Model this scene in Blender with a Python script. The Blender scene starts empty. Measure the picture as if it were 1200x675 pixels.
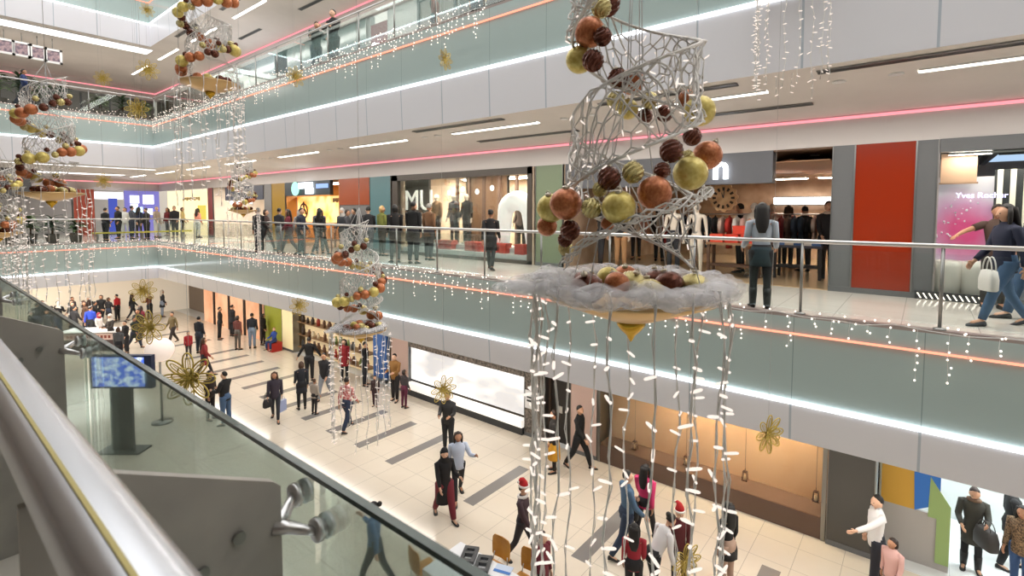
import bpy, math, random
from mathutils import Vector, Matrix, Quaternion
R = random.Random(7)
SC = bpy.context.scene
COL = SC.collection
PI = math.pi
# ------------------------------------------------------------------ helpers
def tag(o, label=None, cat=None, group=None, kind=None):
    if label: o['label'] = label
    if cat: o['category'] = cat
    if group: o['group'] = group
    if kind: o['kind'] = kind
    return o
def thing(name, label, cat, loc=(0, 0, 0), rz=0.0, group=None):
    o = bpy.data.objects.new(name, None); COL.objects.link(o)
    o.empty_display_size = .1
    o.location = loc; o.rotation_euler = (0, 0, rz)
    return tag(o, label, cat, group)
def V(*a): return Vector(a)
class MB:
    def __init__(s): s.v = []; s.f = []; s.m = []; s.sm = []
    def add(s, vs, fs, mi=0, smooth=False, M=None):
        b = len(s.v)
        s.v += [tuple(M @ Vector(p)) if M is not None else tuple(p) for p in vs]
        for f in fs:
            s.f.append([b + i for i in f]); s.m.append(mi); s.sm.append(smooth)
        return s
    def box(s, a, b, mi=0, M=None):
        x0, y0, z0 = [min(a[i], b[i]) for i in range(3)]; x1, y1, z1 = [max(a[i], b[i]) for i in range(3)]
        vs = [(x0,y0,z0),(x1,y0,z0),(x1,y1,z0),(x0,y1,z0),(x0,y0,z1),(x1,y0,z1),(x1,y1,z1),(x0,y1,z1)]
        return s.add(vs, [(3,2,1,0),(4,5,6,7),(0,1,5,4),(1,2,6,5),(2,3,7,6),(3,0,4,7)], mi, False, M)
    def prism(s, pts, ax, a, b, mi=0, M=None):
        # polygon in the two other axes, extruded along ax from a to b
        n = len(pts)
        def P(p, t):
            q = list(p); q.insert(ax, t); return tuple(q)
        vs = [P(p, a) for p in pts] + [P(p, b) for p in pts]
        fs = [tuple(range(n))[::-1], tuple(range(n, 2*n))] + [(i, (i+1) % n, n+(i+1) % n, n+i) for i in range(n)]
        return s.add(vs, fs, mi, False, M)
    def rings(s, rs, mi=0, smooth=True, cap=True, closed=False, M=None):
        n = len(rs[0]); vs = [p for r in rs for p in r]; fs = []
        k = len(rs)
        for i in range(k if closed else k-1):
            a = i*n; b = ((i+1) % k)*n
            for j in range(n): fs.append((a+j, a+(j+1) % n, b+(j+1) % n, b+j))
        if cap and not closed:
            fs.append(tuple(range(n))[::-1]); fs.append(tuple(range((k-1)*n, k*n)))
        return s.add(vs, fs, mi, smooth, M)
    def tube(s, pts, r, n=6, mi=0, M=None, smooth=True, closed=False, flat=1.0):
        pts = [Vector(p) for p in pts]; k = len(pts); rs = []
        up = None
        for i in range(k):
            if closed: t = pts[(i+1) % k]-pts[i-1]
            else: t = pts[min(i+1, k-1)]-pts[max(i-1, 0)]
            if t.length < 1e-9: t = V(0, 0, 1)
            t.normalize()
            if up is None:
                up = V(0, 0, 1) if abs(t.z) < .9 else V(0, 1, 0)
            u = up - t*up.dot(t)
            if u.length < 1e-6: u = t.orthogonal()
            u.normalize(); w = t.cross(u); up = u
            rr = r[i] if isinstance(r, (list, tuple)) else r
            rs.append([pts[i] + u*math.cos(2*PI*j/n)*rr*flat + w*math.sin(2*PI*j/n)*rr for j in range(n)])
        return s.rings(rs, mi, smooth, True, closed, M)
    def lathe(s, prof, n=16, mi=0, smooth=True, M=None, sx=1, sy=1):
        rs = [[(r*math.cos(2*PI*j/n)*sx, r*math.sin(2*PI*j/n)*sy, z) for j in range(n)] for r, z in prof]
        return s.rings(rs, mi, smooth, True, False, M)
    def ell(s, c, r, n=10, k=7, mi=0, M=None, smooth=True):
        if not isinstance(r, (tuple, list)): r = (r, r, r)
        rs = []
        for i in range(k+1):
            a = -PI/2 + PI*i/k
            if i == 0: a += .12
            if i == k: a -= .12
            rs.append([(c[0]+r[0]*math.cos(a)*math.cos(2*PI*j/n), c[1]+r[1]*math.cos(a)*math.sin(2*PI*j/n), c[2]+r[2]*math.sin(a)) for j in range(n)])
        return s.rings(rs, mi, smooth, True, False, M)
    def mesh(s, name):
        me = bpy.data.meshes.new(name); me.from_pydata([tuple(p) for p in s.v], [], s.f); 
        me.polygons.foreach_set('material_index', s.m); me.polygons.foreach_set('use_smooth', s.sm)
        me.update(); return me
    def build(s, name, mats, parent=None, loc=None, rz=None):
        me = s.mesh(name)
        for m in (mats if isinstance(mats, (list, tuple)) else [mats]): me.materials.append(m)
        o = bpy.data.objects.new(name, me); COL.objects.link(o)
        if parent is not None: o.parent = parent
        if loc is not None: o.location = loc
        if rz is not None: o.rotation_euler = (0, 0, rz)
        return o
def use(name, me, parent=None, loc=None, rot=None, scale=None):
    o = bpy.data.objects.new(name, me); COL.objects.link(o)
    if parent is not None: o.parent = parent
    if loc is not None: o.location = loc
    if rot is not None: o.rotation_euler = rot
    if scale is not None: o.scale = (scale,)*3 if not isinstance(scale, (tuple, list)) else scale
    return o
KIDS = {}
def copy_tree(o, parent=None, skip=()):
    c = o.copy(); COL.objects.link(c)
    if parent is not None: c.parent = parent
    for ch in [x for x in bpy.data.objects if x.parent == o]:
        if ch.name.split('.')[0] in skip: continue
        copy_tree(ch, c, skip)
    return c
# ------------------------------------------------------------------ camera
F_PX, CY, PITCH, YAW, ROLL, EYE = 593.3, 279.4, .0549, .8864, .0021, 1.538
FW = V(math.sin(YAW)*math.cos(PITCH), math.cos(YAW)*math.cos(PITCH), -math.sin(PITCH))
RT = V(math.cos(YAW), -math.sin(YAW), 0); UP = RT.cross(FW)
RT, UP = RT*math.cos(ROLL)+UP*math.sin(ROLL), UP*math.cos(ROLL)-RT*math.sin(ROLL)
CAM = V(0, 0, EYE)
def ray(px, py): return FW + RT*(px-600)/F_PX - UP*(py-CY)/F_PX
def at(px, py, ax, v):
    d = ray(px, py); k = 'XYZ'.index(ax); return CAM + d*((v-CAM[k])/d[k])
def dep(px, py, d): return CAM + ray(px, py)*d
def Yat(px, X, z=1.5):      # where a vertical line of the wall plane X stands
    p = at(px, 250, 'X', X); return p.y
cam = bpy.data.cameras.new('camera'); camo = bpy.data.objects.new('camera', cam); COL.objects.link(camo)
cam.sensor_width = 36; cam.lens = F_PX/1200*36; cam.shift_y = -(337.5-CY)/1200; cam.clip_start = .02
camo.matrix_world = Matrix(((RT.x, UP.x, -FW.x, 0), (RT.y, UP.y, -FW.y, 0), (RT.z, UP.z, -FW.z, EYE), (0, 0, 0, 1)))
cam.dof.use_dof = True; cam.dof.focus_distance = 7.0; cam.dof.aperture_fstop = 4.5
SC.camera = camo
# ------------------------------------------------------------------ materials
MC = {}
def mat(name, col, rough=.5, metal=0., emit=None, es=0., spec=.5, alpha=1., trans=0.):
    if name in MC: return MC[name]
    m = bpy.data.materials.new(name); m.use_nodes = True
    b = m.node_tree.nodes['Principled BSDF']
    b.inputs['Base Color'].default_value = (*col, 1); b.inputs['Roughness'].default_value = rough
    b.inputs['Metallic'].default_value = metal; b.inputs['Specular IOR Level'].default_value = spec
    if emit: b.inputs['Emission Color'].default_value = (*emit, 1); b.inputs['Emission Strength'].default_value = es
    if alpha < 1: b.inputs['Alpha'].default_value = alpha
    MC[name] = m; return m
def lin(h):    # '#rrggbb' to linear
    c = [int(h[i:i+2], 16)/255 for i in (1, 3, 5)]
    return tuple(x/12.92 if x <= .04045 else ((x+.055)/1.055)**2.4 for x in c)
def hexm(h, rough=.8, **k): return mat('cloth_'+h[1:]+('' if rough == .8 else '_%g' % rough), lin(h), rough, **k)
def nodes(m): return m.node_tree.nodes, m.node_tree.links, m.node_tree.nodes['Principled BSDF']
def noise_col(m, c1, c2, scale=3., detail=3., coord='Object', bump=0.):
    N, L, b = nodes(m); tc = N.new('ShaderNodeTexCoord'); no = N.new('ShaderNodeTexNoise')
    no.inputs['Scale'].default_value = scale; no.inputs['Detail'].default_value = detail
    L.new(tc.outputs[coord], no.inputs['Vector'])
    mx = N.new('ShaderNodeValToRGB'); mx.color_ramp.elements[0].color = (*c1, 1); mx.color_ramp.elements[1].color = (*c2, 1)
    mx.color_ramp.elements[0].position = .35; mx.color_ramp.elements[1].position = .65
    L.new(no.outputs['Fac'], mx.inputs[0]); L.new(mx.outputs[0], b.inputs['Base Color'])
    if bump:
        bp = N.new('ShaderNodeBump'); bp.inputs['Strength'].default_value = bump; L.new(no.outputs['Fac'], bp.inputs['Height']); L.new(bp.outputs[0], b.inputs['Normal'])
    return m
def emis(name, col, s):
    if name in MC: return MC[name]
    return mat(name, (0.0, 0.0, 0.0), .6, emit=col, es=s, spec=0.)
def mathn(N, L, op, a, b=None, c=None):
    n = N.new('ShaderNodeMath'); n.operation = op
    for i, x in enumerate((a, b, c)):
        if x is None: continue
        if isinstance(x, (int, float)): n.inputs[i].default_value = x
        else: L.new(x, n.inputs[i])
    return n.outputs[0]
def joint_mat(name, col, jcol, pitch, width, axis, rough=.25, offset=0., spec=.5, pitch2=None, axis2=None, off2=0.):
    # panels with thin joints at a regular pitch along a world axis
    m = mat(name, col, rough, spec=spec); N, L, b = nodes(m)
    g = N.new('ShaderNodeNewGeometry'); sp = N.new('ShaderNodeSeparateXYZ'); L.new(g.outputs['Position'], sp.inputs[0])
    def line(ax, p, o):
        t = mathn(N, L, 'ADD', sp.outputs[ax], -o+1000*p)
        t = mathn(N, L, 'MODULO', t, p)
        return mathn(N, L, 'LESS_THAN', t, width)
    f = line(axis, pitch, offset)
    if pitch2: f = mathn(N, L, 'MAXIMUM', f, line(axis2, pitch2, off2))
    mx = N.new('ShaderNodeMix'); mx.data_type = 'RGBA'
    mx.inputs['A'].default_value = (*col, 1); mx.inputs['B'].default_value = (*jcol, 1)
    L.new(f, mx.inputs['Factor']); L.new(mx.outputs['Result'], b.inputs['Base Color'])
    return m
def glass_mat(name, tint, refl=1.0, rough=.02):
    m = bpy.data.materials.new(name); m.use_nodes = True; N = m.node_tree.nodes; L = m.node_tree.links
    N.remove(N['Principled BSDF']); out = N['Material Output']
    tr = N.new('ShaderNodeBsdfTransparent'); tr.inputs[0].default_value = (*tint, 1)
    gl = N.new('ShaderNodeBsdfGlossy'); gl.inputs['Roughness'].default_value = rough; gl.inputs[0].default_value = (.9, 1, .98, 1)
    fr = N.new('ShaderNodeFresnel'); fr.inputs[0].default_value = 1.45
    f = mathn(N, L, 'MULTIPLY', fr.outputs[0], refl); mx = N.new('ShaderNodeMixShader')
    L.new(f, mx.inputs[0]); L.new(tr.outputs[0], mx.inputs[1]); L.new(gl.outputs[0], mx.inputs[2]); L.new(mx.outputs[0], out.inputs['Surface'])
    MC[name] = m; return m

TEAL = joint_mat('back_painted_teal_glass', (.40, .49, .475), (.24, .31, .30), 1.5, .012, 1, .12, -.06, .5)
TEALX = joint_mat('back_painted_teal_glass_cross', (.40, .49, .475), (.24, .31, .30), 1.5, .012, 0, .12, .3, .5)
BAND = joint_mat('white_fascia_panel', (.75, .745, .785), (.45, .50, .56), 1.5, .03, 1, .3, -.06)
BANDX = joint_mat('white_fascia_panel_cross', (.75, .745, .785), (.45, .50, .56), 1.5, .03, 0, .3, .3)
CEIL = noise_col(mat('painted_soffit', (.6, .55, .52), .6, spec=.3), (.64, .60, .57), (.70, .655, .625), .7)
BULK = mat('painted_bulkhead', (.60, .56, .545), .6, spec=.3)
WHITE = mat('white_paint', (.8, .8, .8), .5)
LEDW = emis('cool_white_led', (.92, .96, 1.), 3.6)
STRIP = emis('warm_white_luminaire', (1., .93, .82), 6.)
PANELW = emis('white_light_panel', (1., .97, .94), 2.6)
PINK = emis('pink_led', (1., .30, .34), 1.25)
SALMON = emis('salmon_led', (1., .27, .17), 2.0)
DOWN = emis('downlight_lamp', (1., .94, .82), 12.)
STEEL = mat('brushed_steel', (.55, .55, .55), .3, 1.)
STEELD = mat('satin_post_steel', (.30, .30, .29), .38, 1.)
PLATE = noise_col(mat('dark_bead_blasted_plate', (.13, .12, .108), .5, .25), (.34, .325, .30), (.40, .38, .345), 6.)
DARK = mat('dark_anodised', (.035, .037, .04), .4)
GREYF = mat('grey_frame', (.13, .135, .14), .4)
GLASS = glass_mat('clear_glass', (.955, .98, .975), .4)
GLASSF = glass_mat('near_glass', (.915, .965, .95), .7)
GEDGE = mat('glass_edge', (.045, .075, .07), .2)
WIRE = mat('silver_wire', (.72, .70, .67), .45, .25)
BULB = emis('warm_bulb', (1., .86, .76), .98)
GOLD = mat('gold_paint', (.62, .42, .12), .3, .85)
# ------------------------------------------------------------------ setting
XG, YB, FH, XS, XS0, YW = 8.344, 29.66, 5.918, 11.45, 11.97, 40.0
GZ = -5.30     # ground floor level
Y0, Y1 = -14.0, 44.0
def st(mb, name, m): return tag(mb.build(name, m), kind='structure')
# ground floor: cream tiles with dark inlaid bars
def ground_material():
    m = mat('cream_floor_tiles', (.72, .64, .53), .13, spec=.5); N, L, b = nodes(m)
    g = N.new('ShaderNodeNewGeometry'); sp = N.new('ShaderNodeSeparateXYZ'); L.new(g.outputs['Position'], sp.inputs[0])
    x, y = sp.outputs[0], sp.outputs[1]
    def fr(v, p, o, w):
        return mathn(N, L, 'LESS_THAN', mathn(N, L, 'MODULO', mathn(N, L, 'ADD', v, 1000*p-o), p), w)
    joint = mathn(N, L, 'MAXIMUM', fr(x, .75, .1, .011), fr(y, .75, .25, .011))
    bar = fr(y, 3.0, 1.88, .33)
    inx = mathn(N, L, 'MULTIPLY', mathn(N, L, 'GREATER_THAN', x, 8.25), mathn(N, L, 'LESS_THAN', x, 10.4))
    bar2 = mathn(N, L, 'MULTIPLY', fr(y, 3.0, .385, .33), mathn(N, L, 'MULTIPLY', mathn(N, L, 'GREATER_THAN', y, 11.9), mathn(N, L, 'LESS_THAN', y, 26.6)))
    bar = mathn(N, L, 'MULTIPLY', mathn(N, L, 'MAXIMUM', bar, bar2), inx)
    no = N.new('ShaderNodeTexNoise'); no.inputs['Scale'].default_value = .9; no.inputs['Detail'].default_value = 4; L.new(g.outputs['Position'], no.inputs['Vector'])
    rp = N.new('ShaderNodeValToRGB'); rp.color_ramp.elements[0].color = (.66, .58, .47, 1); rp.color_ramp.elements[1].color = (.76, .68, .57, 1); L.new(no.outputs['Fac'], rp.inputs[0])
    def mix(f, a, bcol):
        mx = N.new('ShaderNodeMix'); mx.data_type = 'RGBA'; L.new(f, mx.inputs['Factor']); L.new(a, mx.inputs['A']); mx.inputs['B'].default_value = (*bcol, 1); return mx.outputs['Result']
    c = mix(joint, rp.outputs[0], (.45, .40, .33)); c = mix(bar, c, (.23, .215, .205))
    L.new(c, b.inputs['Base Color']); return m
st(MB().box((-6, Y0, GZ-.2), (XS0, 46, GZ)), 'floor', ground_material())
PALEF = joint_mat('polished_pale_tiles', (.66, .62, .56), (.42, .39, .36), .8, .01, 0, .12, 0, .5, .8, 1, .2)
st(MB().box((XS0, Y0, GZ-.2), (20, 46, GZ)), 'floor', joint_mat('white_polished_tiles', (.78, .80, .80), (.55, .56, .57), .8, .01, 0, .08, 0, .5, .8, 1, .2))
def gallery(z, level):
    # slabs: right, back, camera side
    s = MB(); s.box((XG+.02, Y0, z-.18), (18, 46, z)); s.box((-6, YB+.02, z-.18), (XG+.02, 46, z)); s.box((-6, Y0, z-.18), (.5, YB+.02, z))
    st(s, 'floor', PALEF)
    # dark kerb under the balustrade
    k = MB(); k.box((XG, Y0, z-.02), (XG+.14, YB+.14, z+.03)); k.box((.5, YB, z-.02), (XG, YB+.14, z+.03))
    st(k, 'trim_kerb', mat('kerb_stone', (.30, .25, .23), .3))
    bt, bb, ins = 1.3, {1: 1.87, 2: 2.33, 3: 2.33}[level], .02
    st(MB().box((XG, Y0, z-bt), (XG+.02, YB, z-.02)), 'wall_fascia_right', TEAL)
    st(MB().box((-4, YB, z-bt), (XG, YB+.02, z-.02)), 'wall_fascia_back', TEALX)
    st(MB().box((.48, Y0, z-bt), (.5, YB, z-.02)), 'wall_fascia_near', TEAL)
    st(MB().prism([(XG-.02, z-bt), (XG+ins, z-bb), (XG+ins+.05, z-bb), (XG+.08, z-bt)], 1, Y0, YB+ins), 'wall_band_right', BAND)
    st(MB().prism([(YB-.02, z-bt), (YB+ins, z-bb), (YB+ins+.05, z-bb), (YB+.08, z-bt)], 0, -4, XG+ins), 'wall_band_back', BANDX)
    st(MB().prism([(.52, z-bt), (.5-ins, z-bb), (.45-ins, z-bb), (.42, z-bt)], 1, Y0, YB), 'wall_band_near', BAND)
    # white LED line along the top of the band
    l = MB(); l.box((XG-.045, Y0, z-bt-.01), (XG-.012, YB, z-bt+.05)); l.box((.5, YB-.045, z-bt-.01), (XG-.012, YB-.012, z-bt+.05)); l.box((.515, Y0, z-bt-.01), (.545, YB, z-bt+.05))
    st(l, 'trim_white_light', LEDW)
    p = MB(); p.box((XG-.03, Y0, z-.275), (XG-.002, YB, z-.25)); p.box((.5, YB-.03, z-.275), (XG-.002, YB-.002, z-.25))
    st(p, 'trim_salmon_light', SALMON)
    # sloped soffit and bulkhead over the shop fronts
    zs = z-bb; ze = z-(2.2 if level == 1 else 2.58)
    st(MB().prism([(XG+ins, zs), (XS+.1, ze), (XS+.1, ze+.06), (XG+ins, zs+.06)], 1, Y0, 46), 'ceiling_right', CEIL)
    st(MB().box((-6, YB+ins, zs), (XG+ins, 46, zs+.06)), 'ceiling_back', CEIL)
    st(MB().box((-6, Y0, zs), (.5-ins, YB+.1, zs+.06)), 'ceiling_near', CEIL)
    st(MB().box((-6, Y0, zs-3.8), (-5.9, 46, z)), 'wall_near', mat('near_side_wall', (.55, .5, .45), .6))
    return zs, ze
ZS1, ZE1 = gallery(FH, 2)      # over level one
ZS0, ZE0 = gallery(0., 1)      # over the ground floor
ZS2, ZE2 = gallery(2*FH, 3)    # over level two
# level three: a ceiling above the top gallery and its bulkhead
z4 = 3*FH-2.3
st(MB().box((XG+.6, Y0, z4), (18, 46, z4+.06)).box((-6, YB+.6, z4), (XG+.6, 46, z4+.06)), 'ceiling_top', CEIL)
# skylight frame over the atrium
zr = 3*FH+.6
s = MB()
for i in range(13): s.box((.0, -12+i*3.6, zr), (XG+.6, -11.85+i*3.6, zr+.3))
for x in (.6, 3.2, 5.8, 8.6): s.box((x, Y0, zr-.1), (x+.12, YB+1, zr))
st(s, 'ceiling_skylight', WHITE)
# end wall far right so that no outdoor shows
st(MB().box((-6, Y0-.2, -FH-.2), (20, Y0, 3*FH)), 'wall_end', mat('end_wall', (.6, .57, .53), .5))
st(MB().box((-6, 46, -FH-.2), (20, 46.2, 3*FH)), 'wall_back', mat('far_wall', (.72, .68, .62), .5))
# bulkheads and pink cove lines above the shop fronts
for zz, ze in ((0., ZE1), (FH, ZE2)):
    st(MB().box((XS, Y0, zz+2.78), (XS+.12, YW, ze+.05)), 'wall_bulkhead', BULK)
    st(MB().box((-6, YW, zz+2.78), (XS, YW+.12, ze+1.0)), 'wall_bulkhead_back', BULK)
    st(MB().box((XS-.03, Y0, ze-.07), (XS-.002, YW, ze-.02)).box((2, YW-.03, ze-.07), (XS, YW-.002, ze-.02)), 'trim_pink_light', PINK)
st(MB().box((XS-.03, Y0, z4-.5), (XS-.002, YW, z4-.42)).box((2, YW-.03, z4-.5), (XS, YW-.002, z4-.42)), 'trim_pink_light', PINK)
st(MB().box((XS, Y0, 2*FH), (XS+.1, YW, z4)).box((-6, YW, 2*FH), (XS, YW+.1, z4)), 'wall_upper_shops', mat('upper_shop_wall', (.25, .23, .23), .4))
# ------------------------------------------------------------------ ceiling lights, downlights and slots
def on_soffit(X, z_top):    # height of the sloped soffit under the level whose floor is z_top
    t = (X-(XG+.02))/(XS+.1-(XG+.02)); return (z_top-2.33) - t*.25
def soffit_light(y0, y1, ztop, label, group):
    t = thing('ceiling_light', label, 'light', (9.25, y0, on_soffit(9.25, ztop)), 0, group)
    h = -.08
    sl = lambda dx: dx*h
    f = MB()
    for a, b in ((-.085, -.06), (.06, .085)): f.prism([(a, sl(a)-.02), (b, sl(b)-.02), (b, sl(b)+.01), (a, sl(a)+.01)], 1, 0, y1-y0)
    f.build('frame', WHITE, t)
    MB().prism([(-.06, sl(-.06)-.012), (.06, sl(.06)-.012), (.06, sl(.06)+.01), (-.06, sl(-.06)+.01)], 1, 0, y1-y0).build('diffuser', STRIP, t)
LN = {1: 'level one', 2: 'level two'}
starts = [-7.2, -2.6, 2.1, 6.8, 11.4, 16.1, 20.8, 25.4, 30., 34.6]
wh = ['outside the right edge', 'near the right edge above the walking couple', 'just right of the big bauble spiral', 'left of the big bauble spiral', 'above the clothing shop window with white letters', 'above the teal and orange pilasters', 'above the food shop with yellow menu', 'above the mustard pilaster', 'near the left corner', 'beyond the far left corner']
for i, y in enumerate(starts):
    if i == 0: continue
    soffit_light(y, y+2.75, FH, 'long white ceiling light in the lower soffit, ' + wh[i], 'strip lights in the lower soffit')
wh2 = ['a', 'b', 'c', 'd', 'nearest one at the top edge', 'second from the top edge', 'third, beside the top left bauble spiral', 'fourth, behind the top left bauble spiral', 'fifth, short of the far corner', 'last one at the far left corner']
for i, y in enumerate(starts):
    if i < 4: continue
    soffit_light(y-1.2, y+1.6, 2*FH, 'long white ceiling light in the upper soffit, ' + wh2[i], 'strip lights in the upper soffit')
dm = MB().lathe([(.065, -.005), (.065, .01)], 12, 0, False).mesh('lamp'); dm.materials.append(DOWN)
rm = MB().lathe([(.095, -.012), (.095, .01), (.068, .01), (.068, -.012), (.095, -.012)], 14).mesh('trim_ring'); rm.materials.append(WHITE)
for zt, ys, nm in ((FH, (0.4, 1.1, 5.4, 6.1, 10.1, 10.6, 14.7, 15.3, 19.4, 20.0), 'lower'), (2*FH, (14.2, 14.8, 18.8, 19.4, 23.4, 24.), 'upper')):
    for k, y in enumerate(ys):
        t = thing('downlight', 'small round downlight between the long strips of the %s soffit' % nm, 'light', (9.25, y, on_soffit(9.25, zt)-.002), 0, 'downlights in the %s soffit' % nm)
        use('trim_ring', rm, t); use('lamp', dm, t)
slots = [(8.62, -2., 1.3, FH), (8.62, 2.4, 4.9, FH), (8.62, 7.3, 10.3, FH), (10.3, 1.6, 3.9, FH), (10.3, 6.4, 9.6, FH), (8.62, 24.5, 27.0, 2*FH), (8.62, 19.5, 22.0, 2*FH), (10.4, 17., 19.2, 2*FH), (10.4, 22.5, 24.6, 2*FH)]
sw = ['front edge of the lower soffit, by the right edge', 'lower soffit, below the light curtain at top right', 'lower soffit front edge, left of the big spiral', 'lower soffit rear, right of the big spiral', 'lower soffit rear, left of the big spiral',
      'front edge of the upper soffit, farther one', 'front edge of the upper soffit, nearer one', 'rear of the upper soffit, nearer one', 'rear of the upper soffit, beside the top left spiral']
for (x, ya, yb_, zt), w in zip(slots, sw):
    z = on_soffit(x, zt); t = thing('air_slot', 'dark narrow air slot at the ' + w, 'vent', (x, ya, z))
    MB().prism([(-.06, -.012), (.06, -.02), (.06, -.008), (-.06, -.002)], 1, 0, yb_-ya).build('slot', DARK, t)
    MB().prism([(-.075, -.004), (-.06, -.006), (-.06, -.02), (-.075, -.018)], 1, 0, yb_-ya).build('lip', STEELD, t); MB().prism([(.06, -.008), (.075, -.01), (.075, -.03), (.06, -.026)], 1, 0, yb_-ya).build('lip', STEELD, t)
# long luminous panels in the back gallery soffits
def long_panel(x0, x1, ya, yb_, z, label):
    t = thing('ceiling_luminaire', label, 'light', (x0, ya, z))
    MB().box((0, 0, -.03), (x1-x0, yb_-ya, -.004)).build('diffuser', PANELW, t)
    f = MB(); f.box((0, -.04, -.04), (x1-x0, 0, 0)); f.box((0, yb_-ya, -.04), (x1-x0, yb_-ya+.04, 0)); f.build('frame', WHITE, t)
long_panel(1.0, 8.6, YB+.5, YB+1.5, 2*FH-2.33, 'very wide bright light panel along the upper left soffit')
long_panel(1.0, 8.6, YB+.5, YB+.9, FH-2.33, 'thin bright light panel along the left soffit above level one railing')
long_panel(4.5, 9.0, 36.0, 37.2, FH-2.33, 'bright light panel deep in the left gallery above the red and blue shops')
# ------------------------------------------------------------------ balustrades of the galleries
def balustrade(name, label, along, fixed, a, b, z, step, first, last_only=None):
    L_ = b-a
    t = thing(name, label, 'railing', ((fixed, a, z) if along == 1 else (a, fixed, z)), 0 if along == 1 else -PI/2)
    # local: runs along +Y from 0 to L_
    MB().tube([(0, 0, 1.1), (0, L_, 1.1)], .03, 8).build('handrail', STEEL, t)
    pm = MB(); pm.tube([(0, 0, 0.03), (0, 0, 1.08)], .02, 8); pm.lathe([(.07, .03), (.07, .045), (.03, .06)], 10)
    pme = pm.mesh('post'); pme.materials.append(STEELD)
    y = first-a; ys = []
    while y < L_:
        if y > 0: ys.append(y); use('post', pme, t, (0, y, 0))
        y += step
    g = MB().box((-.006, .03, .09), (.006, step-.03, 1.0)).mesh('glass_pane'); g.materials.append(GLASS)
    for q in ys[:-1]: use('glass_pane', g, t, (0, q, 0))
    c = MB()
    return t
balustrade('balustrade', 'glass and steel railing along the level one gallery across the atrium', 1, XG+.07, -8.04, YB+.05, 0., 1.57, -8.04)
balustrade('balustrade', 'glass and steel railing along the upper gallery across the atrium', 1, XG+.07, 5.0, YB+.05, FH, 1.57, 6.09)
balustrade('balustrade', 'glass railing of the left level one gallery in front of the crowd', 0, YB+.07, 1.0, XG, 0., 1.57, 1.2)
balustrade('balustrade', 'glass railing of the upper left gallery in front of the plants', 0, YB+.07, 1.0, XG, FH, 1.57, 1.2)
# ------------------------------------------------------------------ balustrade at the camera
t = thing('steel_balustrade', 'blurred steel handrail with dark post plates and glass right in the foreground', 'railing', (0, 0, 0))
def rrect(cx, cz, hx, hz, n=24, p=3.2):
    out = []
    for j in range(n):
        a = 2*PI*j/n; c, s_ = math.cos(a), math.sin(a)
        out.append((cx+hx*math.copysign(abs(c)**(2/p), c), cz+hz*math.copysign(abs(s_)**(2/p), s_)))
    return out
h = MB(); pr = rrect(.145, 1.143, .044, .036)
h.rings([[(x, y, z) for x, z in pr] for y in (-1.5, 0, 1, 2, 4, 8, 14)])
hr = h.build('handrail', mat('handrail_steel', (.57, .59, .63), .27, .95), t)
ins = MB().box((.133, -1.5, 1.1775), (.1385, 14, 1.1815)).build('yellow_strip', mat('rail_yellow', (.55, .47, .16), .5), hr); ins['label'] = 'thin yellow line along the rail'  # thin yellow strip along the top of the rail
for i, py in enumerate((-1.06, 1.02, 3.1, 5.18, 7.26)):
    q = MB(); th = .02
    q.prism([(.10, 1.10), (.20, 1.115), (.47, .985), (.485, .97), (.485, -.2), (.10, -.2)], 1, py-th/2, py+th/2)
    po = q.build('post', PLATE, t); po['label'] = 'dark grey steel post plate'
    for x, z in (((.40, .905), (.335, .87)) if i in (1, 2) else ()):
        b_ = MB()
        b_.add(*(lambda n: ([(x+.012*math.cos(2*PI*j/n), py-.012, z+.012*math.sin(2*PI*j/n)) for j in range(n)]+[(x+.012*math.cos(2*PI*j/n), py-.018, z+.012*math.sin(2*PI*j/n)) for j in range(n)], [tuple(range(n, 2*n))[::-1]]+[(j, (j+1) % n, n+(j+1) % n, n+j) for j in range(n)]))(12))
        b_.build('bolt', STEELD, po)
    sp_ = MB(); sp_.tube([(.47, py, .885), (.50, py-.01, .875), (.525, py-.03, .865), (.54, py-.045, .862)], [.017, .014, .011, .011], 8)
    sp_.tube([(.47, py, .885), (.50, py+.01, .892), (.525, py+.03, .902), (.54, py+.045, .905)], [.017, .014, .011, .011], 8)
    so = sp_.build('spider_arm', STEEL, po)
    for sg, z in ((-1, .862), (1, .905)):
        d_ = MB()
        M = Matrix.Translation((.54, py+sg*.045, z)) @ Matrix.Rotation(PI/2, 4, 'Y')
        d_.lathe([(.0, -.004), (.024, -.004), (.026, .0), (.026, .008), (.02, .010), (.02, .018), (.027, .020), (.027, .032), (.02, .036), (.0, .036)], 16, M=M)
        d_.build('clamp_disc', STEEL, so)
    if i < 4:
        MB().box((.556, py+.012, -.3), (.57, py+2.08-.012, .955)).build('glass_pane', GLASSF, t)
MB().box((.554, -1.5, .955), (.572, 14, .966)).build('top_edge', GEDGE, t)['label'] = 'dark top edge of the near glass'
# ------------------------------------------------------------------ shop fronts
def text_obj(name, body, size, depth, m, M, parent=None, extra=None, spacing=1.0):
    cu = bpy.data.curves.new(name, 'FONT'); cu.body = body; cu.size = size; cu.extrude = depth; cu.align_x = 'LEFT'; cu.resolution_u = 3; cu.space_character = spacing
    if extra: cu.offset = extra
    o = bpy.data.objects.new(name, cu); COL.objects.link(o); bpy.context.view_layer.update()
    me = bpy.data.meshes.new_from_object(o.evaluated_get(bpy.context.evaluated_depsgraph_get()))
    bpy.data.objects.remove(o); me.materials.clear(); me.materials.append(m)
    q = bpy.data.objects.new(name, me); COL.objects.link(q)
    if parent is not None: q.parent = parent
    q.matrix_local = M; return q
FACE = Matrix(((0, 0, -1, 0), (-1, 0, 0, 0), (0, 1, 0, 0), (0, 0, 0, 1)))     # faces the atrium (-X), reads towards -Y
def face_at(x, y, z): return Matrix.Translation((x, y, z)) @ FACE
X = XS
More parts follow.
